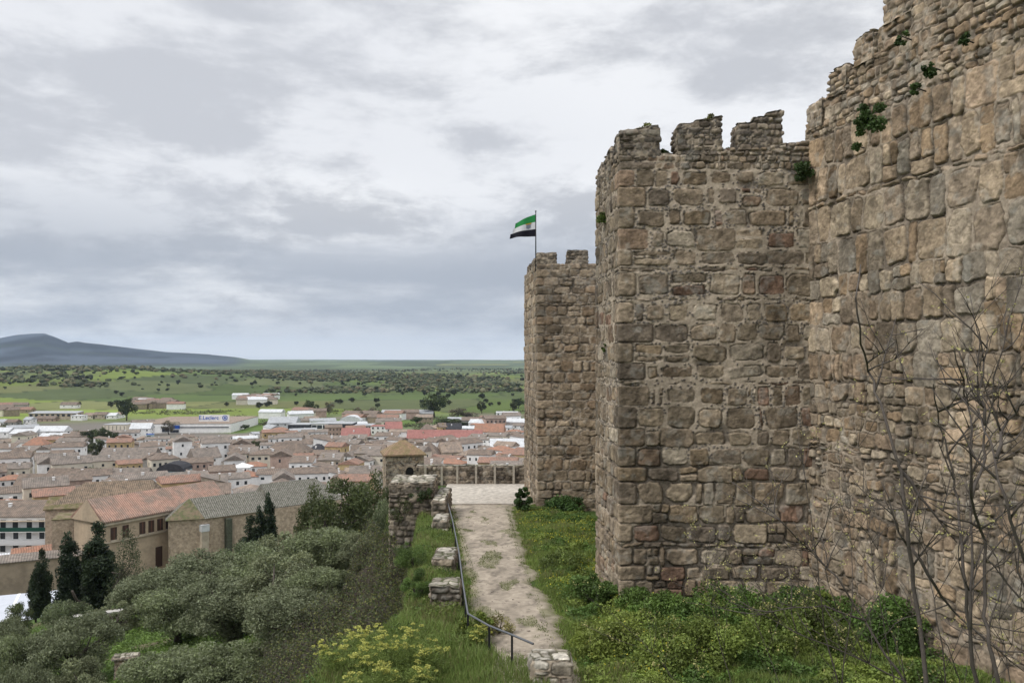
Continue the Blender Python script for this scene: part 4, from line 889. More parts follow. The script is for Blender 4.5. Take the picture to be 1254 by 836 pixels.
# white parasol roof
ux, uy, uz = px(297, 590, 385)
CN = thing('terrace_canopy', 'white pyramid canopy over a terrace in the middle of town', 'canopy', (ux,uy,-60)); EXC.append((ux,uy,5))
new_mesh('canopy_roof', [(-4.4,-4,8.6),(4.4,-4,8.6),(4.4,4,8.6),(-4.4,4,8.6),(0,0,10.6)], [(0,1,4),(1,2,4),(2,3,4),(3,0,4),(0,3,2,1)], mat('canvas_white', (.8,.8,.78)), CN)
for sx_ in (-4,4):
    for sy_ in (-3.6,3.6): MB().box(sx_-.1,sx_+.1,sy_-.1,sy_+.1,0,8.6).build('post', WM['grey'], CN)
# radio masts
for (u, vt, vb, D, lb) in ((69,448,470,2000,'taller red and white radio mast on the scrub hill'),(19,456,467,2300,'shorter radio mast near the left edge of the scrub hill')):
    x, y, _ = px(u, 460, D); z0 = gz(x, y); zt_ = -(vt-HZ)/F*D
    t = thing('radio_mast', lb, 'mast', (x,y,z0)); m = MB(); H_ = zt_-z0
    for a in range(3): m.tube([(1.2*math.cos(a*2.1),1.2*math.sin(a*2.1),0),(.4*math.cos(a*2.1),.4*math.sin(a*2.1),H_)], .28, 4)
    for q in range(8): m.tube([(1.1-.08*q,0,H_*q/8),(-.6+.05*q,.9-.1*q,H_*(q+1)/8)], .15, 3)
    m.build('lattice', WM['grey'], t); MB().tube([(0,0,H_*.9),(0,0,H_*1.05)], .3, 5).build('antenna', WM['grey'], t)
    MB().box(-6, 6, -4, 4, -2, 4).build('hut', WM['white'], t) if u == 69 else None
LM.append(('the radio mast', 69, 460))
# ------------------------------------------------------------------ ordinary houses: prototypes, then copies
combos = [('white','brown'),('white','greybrown'),('cream','brown'),('white','reddish'),('beige','greybrown'),('white','tan'),('cream','greybrown'),('stone','brown'),('white','orange'),('grey','brown'),('white','brown'),('ochre','reddish'),('white','whiter'),('pinkish','brown'),('white','tan'),('white','greybrown'),('white','lightgrey'),('white','greybrown')]
WN = dict(white='white', cream='cream', stone='stone', ochre='ochre', grey='grey', pinkish='pinkish', beige='beige'); RN = dict(brown='brown', greybrown='grey-brown', orange='orange', reddish='red-brown', tan='tan', whiter='white', lightgrey='pale grey')
protos = []
r2 = random.Random(11)
for k, (wm, rm) in enumerate(combos):
    kind = ['gable','gable','hip','gable','shed','gable'][k % 6]; w_ = r2.uniform(11, 19); d_ = r2.uniform(8.5, 11.5); h_ = r2.uniform(5.2, 9.2)
    if rm in ('whiter','lightgrey'): kind = 'gable'; w_ = 20; h_ = 5.5
    protos.append((house('house', '', 'house', (0,0,-500), 0, w_, d_, h_, r2.uniform(1.7, 2.7), wm, rm, kind, rows=2 if h_ > 6.2 else 1, nwin=r2.choice((3,4,4,5)), winsz=(1.1,1.4), chim=r2.choice((0,1,1,2)), group='houses of the town', seed=k), wm, rm, w_, d_, kind))
used = set(); cand = []
NPR = len(protos)
yy = 236.0
while yy < 900:
    row = 16.5+(yy-236)*.014
    xx = -.72*yy-20+r2.uniform(-5, 5)
    while xx < .06*yy+22:
        if r2.random() < (.06 if yy < 560 else .25 if yy < 680 else .55):
            xx += 18; continue
        k = r2.randrange(NPR)
        if yy > 600 and r2.random() < .3: k = r2.choice((12, 16))
        if yy < 560 and k in (12, 16): k = r2.choice((0, 1, 4))
        s_ = r2.uniform(.85, 1.2); sx_ = s_*r2.uniform(.85, 1.25); w_ = protos[k][3]*sx_
        fld = (float(vn(np.array([xx*.006+3]), np.array([yy*.006]), 4)[0])-.5)*90
        tall_r = r2.uniform(.85, 1.25)*(.55 if (yy > 500 and 175 < xx/yy*F+CU < 312) else .78 if yy > 500 else 1)
        x = xx+w_/2; y = yy+8*math.sin(xx*.013+yy*.02)+r2.uniform(-3.5, 3.5)
        turn = r2.random() < .28
        xx += (w_ if not turn else protos[k][4]*s_)*(1.02 if r2.random() < .7 else 1.3)+.8
        if any((x-a)**2+(y-b)**2 < (c+6.5)**2 for a, b, c in EXC): continue
        u_ = x/y*F+CU
        if (u_ < 140 and y > 640) or (140 <= u_ < 330 and y > 690) or (u_ >= 330 and y > 770) or (u_ > 480 and y > 700 and r2.random() < .5): continue
        if float(terr_dist(np.array([x]), np.array([y]))[0]) < 165: continue
        cand.append((x, y, k, (sx_, s_, tall_r), R(fld+(90 if turn else 0)+r2.uniform(-6, 6))))
    yy += row
for (cu, cv, n_, su, sv) in ((196,498,20,26,4),(318,491,20,24,5),(20,505,5,18,5),(600,525,8,36,5),(460,516,8,60,4),(370,512,6,40,3)):
    for q in range(n_):
        u = cu+r2.uniform(-su, su); v = cv+r2.uniform(-sv, sv); D = 60*F/(v-HZ); cand.append(((u-CU)/F*D, D, r2.choice((3,7,9,13,15,0,2,12)), (1.2,1.2,1.2), R(r2.uniform(-30,30))))
cand = [c for c in cand if -40 < (c[0]/c[1])*F+CU < 655]
cand.sort(key=lambda c: c[1])
NH = 285
H_LIST = []; far_cand = cand[NH:]
for n_, (x, y, k, s3, rz_a) in enumerate(cand[:NH]):
    pr_, wm, rm, w_, d_, kind = protos[k]
    lc = (x, y, gz(x, y)); z_off = r2.uniform(-.6, .8)
    if k not in used:
        used.add(k); o = pr_; o.location = (lc[0], lc[1], lc[2]+z_off); o.rotation_euler = (0,0,rz_a); o.scale = s3
    else: o = dup(pr_, (lc[0], lc[1], lc[2]+z_off), rz_a, s3)
    size = 'long ' if w_*s3[0] > 19 else 'small ' if w_*s3[0] < 12 else ''
    H_LIST.append((o, f"{size}{WN[wm]} house with {RN[rm]} roof", x/y*F+CU, 60/y*F+HZ-8))
# the farthest houses, a few pixels each, are one mass
mb = {}
for (x, y, k, s3, rz_a) in far_cand:
    _, wm, rm, w_, d_, kind = protos[k]; g = gz(x, y)
    for key, m0 in (((0, wm), wall_mb(w_, d_, 5.5, 2.2, 'gable')), ((1, rm), roof_mb(w_, d_, 5.5, 2.2, 'gable'))):
        c_, s_ = math.cos(rz_a), math.sin(rz_a)
        mb.setdefault(key, MB()).add([(x+(a*c_-b*s_)*s3[0], y+(a*s_+b*c_)*s3[1], g+c*s3[2]) for a, b, c in m0.v], m0.f)
allv = []; allf = []; mi = []; mats_ = []
for (t_, nm), m0 in mb.items():
    n0 = len(allv); allv += m0.v; allf += [tuple(i+n0 for i in f) for f in m0.f]; mi += [len(mats_)]*len(m0.f); mats_.append(WM[nm] if t_ == 0 else RM[nm])
o = new_mesh('outlying_houses', allv, allf, mats_[0])
for m_ in mats_[1:]: o.data.materials.append(m_)
o.data.polygons.foreach_set('material_index', mi); stuff(o, 'mass of small distant houses at the far edge of town', 'distant houses')
ORD = ['nearest it','second nearest','third nearest','fourth nearest','fifth nearest','sixth nearest','seventh nearest','eighth nearest','ninth nearest','tenth nearest','eleventh nearest','twelfth nearest','thirteenth nearest','fourteenth nearest','fifteenth nearest','sixteenth nearest']
def relabel(items):
    groups = {}
    for o, base, u, v in items:
        b = min(LM, key=lambda l: (l[1]-u)**2+((l[2]-v)*2.2)**2); du, dv = u-b[1], v-b[2]
        h = 'left of' if du < 0 else 'right of'; p = 'behind' if dv < 0 else 'in front of'
        rel = h if abs(du) > 3.2*abs(dv) else p if abs(dv)*2.2 > 2.2*abs(du) else f"{p} and {h}"
        if rel == 'in front of and left of': rel = 'below and left of'
        if rel == 'in front of and right of': rel = 'below and right of'
        groups.setdefault(f"{base} {rel} {b[0]}", []).append(((du*du+dv*dv*4.8), o))
    for k, l in groups.items():
        l.sort(key=lambda q: q[0])
        for i, (_, o) in enumerate(l):
            o['label'] = k if len(l) == 1 else f"{k}, {ORD[min(i, 15)]}"
relabel(H_LIST)
# ------------------------------------------------------------------ vegetation
def leaves(C, size, rs, aspect=.55, up=None, flat=0.0):
    """one rhombic leaf (or leaf spray) per centre"""
    n = len(C); a = rs.normal(size=(n,3)); 
    if up is not None: a = a*(1-up)+np.array((0,0,1.))*up*2
    a /= np.linalg.norm(a, axis=1)[:, None]
    b = np.cross(a, rs.normal(size=(n,3))); b[:, 2] *= (1-flat); b /= np.linalg.norm(b, axis=1)[:, None]+1e-9
    s = (size*rs.uniform(.6, 1.35, n))[:, None] if np.isscalar(size) else size[:, None]
    V = np.stack([C-a*s, C+b*s*aspect, C+a*s, C-b*s*aspect], 1).reshape(-1, 3)
    return V, np.arange(4*n, dtype=np.int32).reshape(-1, 4)
def leafmesh(name, C, size, cols, rs, parent=None, jit=.25, **kw):
    V, Fq = leaves(C, size, rs, **kw)
    cols = np.broadcast_to(cols, (len(C), 3))*rs.uniform(1-jit, 1+jit, (len(C), 1))
    return new_mesh(name, V, Fq, M['leaf'], parent, col=np.repeat(cols, 4, 0))
def crown_points(rs, n, blobs, rx, rz, zc, shape='round', hollow=.6):
    """leaf positions clustered on many small uneven boughs"""
    B = []; 
    for k in range(blobs):
        while True:
            p = rs.uniform(-1, 1, 3)
            if shape == 'round' and p@p < 1 and (p@p > hollow**2*rs.rand()): break
            if shape == 'cone' and math.hypot(p[0], p[1]) < .08+.92*(1-(p[2]+1)/2)**.8: break
            if shape == 'column' and math.hypot(p[0], p[1]) < (.55+.45*math.cos((p[2]+.25)*1.15))*min(1, (1.02-p[2])*1.0): break
        B.append((*p, rs.uniform(.55, 1.25)))
    B = np.array(B); B[:, 3] *= rs.uniform(.7, 1.3, len(B)); w_ = B[:, 3]**2; idx = rs.choice(blobs, n, p=w_/w_.sum())
    d = rs.normal(size=(n,3)); d /= np.linalg.norm(d, axis=1)[:, None]; rad = rs.rand(n)**.45
    br = (rx*(1.25/blobs**.36))*B[idx, 3]*(1.7 if shape == 'column' else 1)
    tone = rs.uniform(.6, 1.4, blobs)[idx]
    br = br*(.84 if shape == 'round' else 1)
    P = B[idx, :3]*np.array((rx*.9, rx*.9, rz*.88))+d*(rad*br)[:, None]*np.array((1,1,.8 if shape == 'round' else 1.5)); P[:, 2] += zc
    return P, tone, B
def limbs(rs, h, zc, B, rx, rz, r0, ntr=1, nb=9):
    m = MB()
    for t in range(ntr):
        lean = rs.normal(0, .12, 2)*h; px_, py_ = rs.normal(0, .15*(ntr > 1), 2)*h*.5
        top = (px_+lean[0], py_+lean[1], zc*.75)
        m.tube([(px_*.3,py_*.3,-.6),(px_*.5+lean[0]*.2,py_*.5+lean[1]*.1,zc*.3),(px_+lean[0]*.7,py_+lean[1]*.8,zc*.55),top], [r0*1.3,r0,r0*.8,r0*.6], 7)
        for k in range(nb):
            b = B[rs.randint(len(B))]; e = np.array((b[0]*rx*.8, b[1]*rx*.8, zc+b[2]*rz*.7)); s_ = np.array(top)*rs.uniform(.75,1); mid = (s_+e)/2+rs.normal(0, .06*h, 3)
            m.tube([tuple(s_), tuple(mid), tuple(e)], [r0*.45, r0*.28, r0*.1], 5)
    return m
TP = {}
def tree_proto(key, name, seed, n, blobs, h, rx, rz, zc, leaf, colr, shape='round', r0=.16, ntr=1, aspect=.5, var=None, nb=9):
    rs = np.random.RandomState(seed); P, tone, B = crown_points(rs, n, blobs, rx, rz, zc, shape)
    t = bpy.data.objects.new(name, None); COL.objects.link(t); t.location = (0,0,-900)
    c = np.array(colr)*tone[:, None]
    if var is not None: k = (rs.rand(len(P)) < .25)[:, None]; c = np.where(k, np.array(var), c)
    leafmesh('crown', P, leaf, c, rs, t, aspect=aspect)
    limbs(rs, h, zc, B, rx, rz, r0, ntr, nb).build('trunk', M['bark'], t, True)
    TP.setdefault(key, []).append(t); t['h'] = zc+rz*.95; t['w'] = rx*2.0; t['used'] = 0
    return t
OL = (.15,.175,.085)
for q in range(4): tree_proto('olive', 'olive_tree', 100+q, 21000, 34, 5, 3.0, 2.3, 3.2, .10, (OL, (.17,.19,.105), (.135,.165,.08), (.165,.18,.095))[q], ntr=(1,2,1,2)[q], r0=.24, aspect=.42, var=(.21,.235,.14))
for q in range(2): tree_proto('broad', 'broadleaf_tree', 120+q, 9000, 40, 9, 4, 4, 6, .17, ((.085,.105,.04), (.10,.12,.045))[q], r0=.28, aspect=.45)
for q in range(2): tree_proto('cypress', 'cypress_tree', 130+q, 15000, 130, 12, 1.55, 6.2, 6.6, .20, ((.026,.042,.02), (.032,.048,.022))[q], shape='column', r0=.18, aspect=.35, nb=0)
tree_proto('conifer', 'conifer_tree', 140, 7000, 60, 10, 2.6, 5, 5.6, .17, (.035,.055,.025), shape='cone', r0=.2, aspect=.35, nb=8)
tree_proto('sparse', 'conifer_tree', 141, 5200, 34, 10, 3.1, 4.6, 6.2, .16, (.075,.09,.045), shape='cone', r0=.2, aspect=.3, nb=26)
for q in range(3): tree_proto('oak', 'holm_oak', 150+q, 900, 16, 6, 3.4, 2.6, 3.1, .42, ((.045,.055,.03), (.055,.065,.034), (.065,.07,.036))[q], r0=.3, aspect=.6, nb=2)
for q in range(2): tree_proto('round', 'broadleaf_tree', 160+q, 2200, 22, 8, 3.6, 3.6, 4.8, .34, ((.06,.08,.03), (.09,.105,.045))[q], r0=.28, aspect=.55, nb=4)
for q in range(2): tree_proto('bare', 'budding_tree', 170+q, 1500, 20, 8, 3.4, 3.2, 4.6, .28, (.13,.115,.075), r0=.22, aspect=.4, nb=12)
tree_proto('tallcy', 'cypress_tree', 180, 1600, 40, 10, 1.2, 5, 5.4, .3, (.025,.038,.02), shape='column', r0=.15, aspect=.35, nb=0)
r3 = random.Random(21)
def plant(key, u, vt, wpx, D, label, group=None, z=None, lm=None):
    x, y, ztop = px(u, vt, D); g = gz(x, y) if z is None else z
    pr = TP[key][r3.randrange(len(TP[key]))]
    for c in TP[key]:
        if not c['used']: pr = c; break
    wm_ = wpx/F*D; hh = max(ztop-g, 1.2, (.74*wm_ if key == 'olive' else 0)); sz = hh/pr['h']; sw = wm_/pr['w']
    if pr['used'] == 0:
        pr['used'] = 1; o = pr; o.location = (x,y,g); o.rotation_euler = (0,0,r3.uniform(0,6)); o.scale = (sw,sw,sz)
    else: o = dup(pr, (x,y,g), r3.uniform(0, 6.28), (sw,sw,sz))
    tag(o, label, 'tree', group); 
    if lm is not None: lm.append((o, label, u, vt))
    return o
OLV = [(28,762,72,60,'olive tree in the bottom left corner, cut by a second one'),(90,752,92,60,'olive with leaning trunk, second from bottom left corner'),(82,735,50,76,'olive crown rising behind the leaning olive'),(142,742,54,82,'small olive just right of the cypresses'),
(190,712,88,90,'olive crown below the convent door'),(246,699,100,84,'wide olive under the church buttress'),(218,738,96,68,'dense olive right of the reddish gate post'),(108,806,92,48,'low silvery olive at the bottom edge left of the gate post'),(282,742,112,60,'big olive in the lower middle of the grove'),
(215,792,110,47,'silvery olive filling the bottom edge in front of the gate post'),(345,735,112,56,'olive with dark forked trunk left of the yellow fennel'),(318,698,104,74,'olive in the very middle of the grove'),(372,655,112,88,'wide grey-green olive below the drooping green tree'),
(300,664,76,100,'olive right of the church buttress'),(432,648,84,78,'olive left of the bramble slope, upper'),(408,700,100,62,'dark olive beside the bramble slope, middle'),(470,618,52,84,'pale olive crown touching the stone pier'),(355,792,112,46,'low olive at the bottom edge left of the fennel'),
(400,752,84,50,'shaded olive directly behind the fennel'),(2,752,56,72,'olive cut by the left photo edge'),(30,806,70,48,'low olive bush in the bottom left corner'),(280,802,104,44,'lowest olive at the bottom edge centre'),(440,700,60,58,'small olive leaning into the brambles')]
for (u, vt, w_, D, lb) in OLV: plant('olive', u, vt, w_*1.08, D, lb, 'olive trees of the grove')
plant('broad', 420, 584, 100, 90, 'tall green tree left of the stone pier', 'tall garden trees'); plant('broad', 388, 600, 60, 96, 'green tree with drooping boughs against the nave', 'tall garden trees'); plant('broad', 458, 583, 60, 95, 'green tree touching the left side of the stone pier', 'tall garden trees')
for (u, vt, w_, D, lb) in [(84,643,27,108,'tall dark cypress, left of the pair before the convent'),(119,628,34,106,'tallest and widest dark cypress in front of the convent'),(51,664,18,112,'thin ragged cypress with brown patches at the ruin'),(105,660,12,109,'slim dark cypress squeezed between the two tall ones'),(44,690,16,116,'short cypress beside the court cover'),(329,595,14,150,'slender tall cypress against the grey church roof'),(318,612,14,150,'shorter cypress leaning on the slender one'),(308,624,18,150,'bushy low cypress left of the slender church cypress')]:
    plant('cypress', u, vt, w_*(1.18 if u < 200 else 1.5), D, lb, 'cypresses')
plant('sparse', 156, 640, 48, 104, 'sparse open conifer with bare trunk right of the cypresses', 'conifers')
plant('broad', 22, 738, 40, 85, 'dark green shrub tree under the garden wall, left', 'tall garden trees')
TT = []
def town_tree(key, u, vb, hpx, wpx, base, grp='trees among the houses'):
    D = 60*F/(vb-HZ); plant(key, u, vb-hpx, wpx, D, base, grp, lm=TT)
for a in [('tallcy',192,553,12,5,'small dark cypress'),('tallcy',145,592,22,7,'dark pointed cypress'),('tallcy',424,578,20,6,'dark cypress'),('tallcy',431,578,19,6,'dark cypress'),('conifer',446,579,22,18,'dark conifer'),('conifer',374,575,24,14,'dark conifer'),('round',118,594,24,30,'round green tree'),('round',72,596,12,12,'small round bush'),
 ('round',155,515,30,20,'big dark poplar'),('round',168,499,10,9,'round dark tree'),('round',112,546,22,20,'green tree'),('round',126,548,26,20,'dark green tree'),('round',136,546,20,14,'dark green tree'),('round',118,562,26,22,'yellow-green tree'),('conifer',143,544,16,8,'dark conifer'),('round',92,540,14,16,'yellow-green tree'),
 ('bare',207,532,18,18,'bare brownish tree'),('round',532,511,32,28,'big lone dark tree'),('round',378,508,20,11,'dark rounded tree'),('round',388,508,14,8,'dark rounded tree'),('bare',403,508,18,13,'red-brown bare tree'),('round',389,522,9,12,'dark clipped tree'),('round',401,530,7,9,'small dark street tree'),('round',412,531,6,8,'small dark street tree'),('round',446,530,7,9,'small dark street tree'),('round',458,531,6,7,'small dark street tree'),
 ('round',590,506,16,12,'green tree'),('round',629,506,16,9,'green tree'),('bare',565,515,18,30,'bare brownish tree'),('bare',580,516,14,24,'bare brownish tree'),('round',548,521,10,24,'dark green tree'),('round',575,524,9,24,'dark green tree'),('round',604,520,10,22,'dark green tree'),('round',560,522,9,20,'dark green tree'),('round',312,551,12,18,'dark green tree'),('round',58,561,10,12,'green tree'),('round',236,588,9,10,'small dark tree'),('round',400,575,14,14,'green tree'),('round',355,560,8,8,'small green tree'),
 ('round',490,545,8,20,'green tree'),('round',505,546,8,18,'green tree'),('conifer',0,556,12,8,'dark conifer'),('round',240,516,6,10,'small dark tree'),('round',345,540,7,8,'small green tree'),('round',460,585,14,22,'green tree'),('round',470,590,16,22,'green tree'),('bare',440,512,14,16,'bare brownish tree'),('bare',460,512,14,20,'bare brownish tree'),('round',510,519,10,12,'green tree'),('round',300,526,7,9,'small green tree'),('round',635,500,14,14,'green tree'),('round',612,511,9,12,'dark green tree'),
 ('round',25,548,10,10,'palm-like green tree'),('round',52,540,8,7,'palm-like green tree'),('bare',330,520,8,16,'bare brownish tree'),('round',420,540,6,8,'small dark street tree')]: town_tree(*a)
# holm oaks standing singly in the fields
FT = []
cnt = 0
while cnt < 150:
    u = r3.uniform(-10, 650); v = 441+r3.choice((r3.uniform(27, 60), r3.uniform(27, 40))); D = 60*F/(v-HZ)
    x, y = (u-CU)/F*D, D
    if D < 950 or D > 2300 or float(fbm(np.array([x*.003]), np.array([y*.003]), 8, 3)[0]) < .43: continue
    g = gz(x, y); hh = r3.uniform(4.5, 8.5); s_ = hh/5.6; pr = TP['oak'][cnt % 3]
    if not pr['used']: pr['used'] = 1; o = pr; o.location = (x,y,g); o.scale = (s_*r3.uniform(.9,1.2),)*2+(s_,)
    else: o = dup(pr, (x,y,g), r3.uniform(0,6), (s_*r3.uniform(.9,1.2),)*2+(s_,))
    tag(o, 'dark oak', 'tree', 'holm oaks dotted over the fields'); FT.append((o, 'dark field oak', u, (-(g)/D)*F+HZ)); cnt += 1
LM += [('the big poplar',155,500),('the big lone tree',532,495),('the bare red-brown tree',403,500),('the farms by the track',200,497),('the mountain foot',120,462),('the scrub ridge top',300,462),('the yellow-green field',590,470),('the far tower',645,480),('the centre cypresses',427,570)]
relabel(TT); relabel(FT)
# scrub woodland on the ridge: one mass of small crowns
rs = np.random.RandomState(33)
n = 26000; D = 1450*np.exp(rs.rand(n)*1.15); u = rs.uniform(-80, 760, n); x = (u-CU)/F*D
dn = fbm(x*.0042, D*.0042, 8, 4); ok = rs.rand(n) < np.clip((dn-.47)*6, .025, .8)*np.where(D > 1800, 1, .6); x, D = x[ok], D[ok]
g = ground_z(x, D); N0 = len(x)
ico = []
import bmesh
bm = bmesh.new(); bmesh.ops.create_icosphere(bm, subdivisions=1, radius=1); iv = np.array([v.co[:] for v in bm.verts]); iff = np.array([[v.index for v in f.verts] for f in bm.faces]); bm.free()
sc_ = rs.uniform(2.2, 6.0, N0)*np.where(rs.rand(N0) < .3, .55, 1)
V = iv[None]*(1+rs.normal(0, .22, (N0, len(iv), 1)))*sc_[:, None, None]*np.array((1.15,1.15,.78))+np.stack([x, D, g+sc_*.55], -1)[:, None]
cc = np.array((.055,.062,.036))*rs.uniform(.6, 1.9, (N0,1))+np.array((.06,.04,.025))*(rs.rand(N0,1) < .25)
o = new_mesh('scrub_woodland', V, (iff[None]+np.arange(N0)[:, None, None]*len(iv)).reshape(-1, 3), mat('scrub', attr=True, rough=1, noise=.4, nscale=.3, spec=0), col=np.repeat(cc, len(iv), 0)); stuff(o, 'dark oak scrub covering the low hills beyond the town', 'woodland')
# hedges, thickets between houses and fields
n = 3800; u = rs.uniform(-30, 660, n); vv = rs.uniform(503, 530, n); D = 60*F/(vv-HZ); x = (u-CU)/F*D
ok = fbm(x*.012, D*.012, 5, 3) > .54; x, D = x[ok], D[ok]; g = ground_z(x, D); N0 = len(x); sc_ = rs.uniform(1.2, 3.2, N0)
P = np.stack([x, D, g], -1)[:, None]+rs.normal(size=(N0, 26, 3))*np.array((.8,.8,.5))*sc_[:, None, None]; P[..., 2] = np.abs(P[..., 2]-g[:, None])+g[:, None]
cc = np.repeat(np.array((.075,.085,.04))*rs.uniform(.6, 1.5, (N0,1))+np.array((.05,.03,.02))*(rs.rand(N0,1) < .3), 26, 0)
stuff(leafmesh('hedgerow_thicket', P.reshape(-1, 3), .55, cc, rs, aspect=.7), 'brown-green thickets along the edge of the town', 'hedges')
# ------------------------------------------------------------------ near vegetation
def path_edges(y): return np.interp(y, [9,18,20.6,25.6,34.1,52.5], [-.5,-.55,-.5,-1.15,-1.95,-4.05]), np.interp(y, [9,18,20.6,21.7,25.6,34.1,52.5], [.8,1.1,1.15,1.1,.95,.4,-.3])
STONES = [(.44,1.36,18.15,18.85),(-2.58,-1.66,25,26.1),(-3.08,-2.22,30.7,32.7),(-4.1,-3.35,41,42.8),(-4.55,-3.8,45.2,50),(-7.2,-4.62,46.6,49.6)]
def free(x, y, m=0.0):
    k = np.ones(x.shape, bool)
    for a, b, c, d_ in STONES: k &= ~((x > a-m) & (x < b+m) & (y > c-m) & (y < d_+m))
    k &= ~((y > 25) & (y < 29.6) & (x > 3.45-(y-25)*.072)) & ~((y >= 29.6) & (x > 6.45)) & ~((y > 49.5) & (x > 1.6-(y-49.5)*.105)) & ~(y > 51.9)
    k &= x < 9.3+.253*(25-y)-.02
    return k
def gnear(x, y): return ground_z(x, y)
def blades(name, x, y, h, wd, cols, rs, bend=.5):
    n = len(x); z = gnear(x, y)-.02; an = rs.uniform(0, 2*math.pi, n); dx_, dy_ = np.cos(an), np.sin(an); lean = rs.uniform(.1, bend, n)*h; la = rs.uniform(0, 2*math.pi, n); lx_, ly_ = np.cos(la)*lean, np.sin(la)*lean
    b = np.stack([x, y, z], -1); s_ = np.stack([dx_, dy_, 0*x], -1)*wd[:, None]
    mid = b+np.stack([lx_*.3, ly_*.3, h*.6], -1); tip = b+np.stack([lx_, ly_, h*np.sqrt(np.maximum(1-(lean/h)**2*.5, .1))], -1)
    V = np.stack([b-s_, b+s_, mid+s_*.7, mid-s_*.7, tip], 1)
    i = np.arange(n)[:, None]*5
    Fq = np.concatenate([i+np.array([[0,1,2,3]]), i+np.array([[3,2,4,4]])])
    c5 = np.repeat(cols, 5, 0)
    f1 = (i+np.array([[0,1,2]])); f2 = (i+np.array([[0,2,3]])); f3 = (i+np.array([[3,2,4]]))
    return new_mesh(name, V, np.concatenate([f1, f2, f3]), M['leaf'], col=c5)
rs = np.random.RandomState(44)
# grass on the left bank and the mound at the bottom
n = 230000; y = 14+36*rs.rand(n)**1.5; x = rs.uniform(-8.5, 2.4, n)
td = terr_dist(x, y); l_, r_ = path_edges(y)
dl = l_-x
dens = np.where(dl > 0, 1.0, np.where(dl > -.35, .35+dl, 0)); dens = np.where((y < 20.8) & (x < .9-(y > 19.6)*(y-19.6)*.9), np.maximum(dens, sstep(21.0, 19.9, y)*.95), dens)
ok = (td < 1.6) & (rs.rand(n) < dens) & free(x, y); x, y, dl, td = x[ok], y[ok], dl[ok], td[ok]
tall = fbm(x*1.2, y*1.2, 3); h = (.10+.36*tall)*np.where((y < 20.8) & (x < .9), .95, np.clip(.35+dl*.7, .35, 1.15))*rs.uniform(.6, 1.3, len(x)); 
gc = np.array((.18,.245,.066))*(.7+.6*fbm(x*.9, y*.9, 6))[:, None]*rs.uniform(.7, 1.3, (len(x),1)); dry = (rs.rand(len(x)) < .10+.35*(fbm(x*.8+3, y*.8, 9) > .6))[:, None]; gc = np.where(dry, np.array((.22,.20,.09))*rs.uniform(.7,1.2,(len(x),1)), gc)
stuff(blades('bank_grass', x, y, h, .004+.0003*y, gc, rs), 'long green grass on the bank left of the railing', 'grass')
# grass and low herbs on the right of the path
n = 330000; y = 15+36*rs.rand(n)**1.35; x = rs.uniform(-.6, 12.2, n); l_, r_ = path_edges(y); dr = x-r_
ok = free(x, y) & (rs.rand(n) < np.clip(dr*2.2+.25, 0, 1)) & (dr > -.15) & ((x < 3.6+sstep(25, 24, y)*9) | (y > 29.6)); x, y, dr = x[ok], y[ok], dr[ok]
h = (.08+.5*fbm(x*1.1, y*1.1, 7)**1.5)*np.clip(.3+dr*.6, .3, 1.1)*rs.uniform(.6, 1.3, len(x))
gc = np.array((.185,.245,.062))*(.6+.8*fbm(x*.7, y*.7, 8))[:, None]*rs.uniform(.7, 1.3, (len(x),1)); gc = np.where((rs.rand(len(x)) < .05+.3*(fbm(x*.9, y*.9, 5) > .58))[:, None], np.array((.25,.225,.11)), gc)
stuff(blades('verge_grass', x, y, h, .004+.0003*y, gc, rs), 'green grass verge between the path and the towers', 'grass')
# broad-leaved weeds: a low uneven canopy
def weeds(name, label, n, xr, yr, dfun, hfun, cols, leaf, seed, yp=1.3, up=None):
    rs = np.random.RandomState(seed); y = yr[0]+(yr[1]-yr[0])*rs.rand(n)**yp; x = rs.uniform(*xr, n)
    ok = free(x, y) & (rs.rand(n) < dfun(x, y)); x, y = x[ok], y[ok]; H_ = np.maximum(hfun(x, y), .05)
    z = gnear(x, y)+H_*(1-.75*rs.rand(len(x))**1.8)
    t_ = fbm(x*1.3, y*1.3, seed % 9, 3); c = np.array(cols[0])*(1-sstep(.4, .62, t_))[:, None]+np.array(cols[1])*sstep(.4, .62, t_)[:, None]
    lump = vn(x*3.5, y*3.5, 2)[:, None]; c = c*(.65+.7*lump)
    o = leafmesh(name, np.stack([x, y, z], -1), leaf, c, rs, aspect=.6, up=None, flat=.3)
    return stuff(o, label, 'weeds')
hw = lambda x, y: .08+.75*sstep(.38, .8, fbm(x*.55, y*.55, 3, 3))*np.clip((x-path_edges(y)[1])*.5, 0, 1)*(.35+.65*sstep(31, 23, y))+.28*vn(x*2.3, y*2.3, 5)
weeds('tower_weeds', 'dark and yellow-green leafy weeds at the foot of the towers', 420000, (.4, 12.2), (15, 51), lambda x, y: np.clip((x-path_edges(y)[1]-.5)*.9, 0, 1)*sstep(.40, .58, fbm(x*.6, y*.6, 4, 3)+.2*sstep(26, 23, y)), hw, ((.095,.16,.036), (.20,.255,.055)), .045, 71, 1.25)
weeds('bank_weeds', 'leafy weeds and clover on the left bank', 90000, (-7.5, 1.5), (14.5, 48), lambda x, y: ((terr_dist(x, y) < .5) & (x < path_edges(y)[0]-.1))*sstep(.45, .6, fbm(x*.8, y*.8, 6, 3)), lambda x, y: .12+.3*vn(x*1.5, y*1.5, 6), ((.07,.12,.028), (.13,.17,.04)), .035, 72, 1.4)
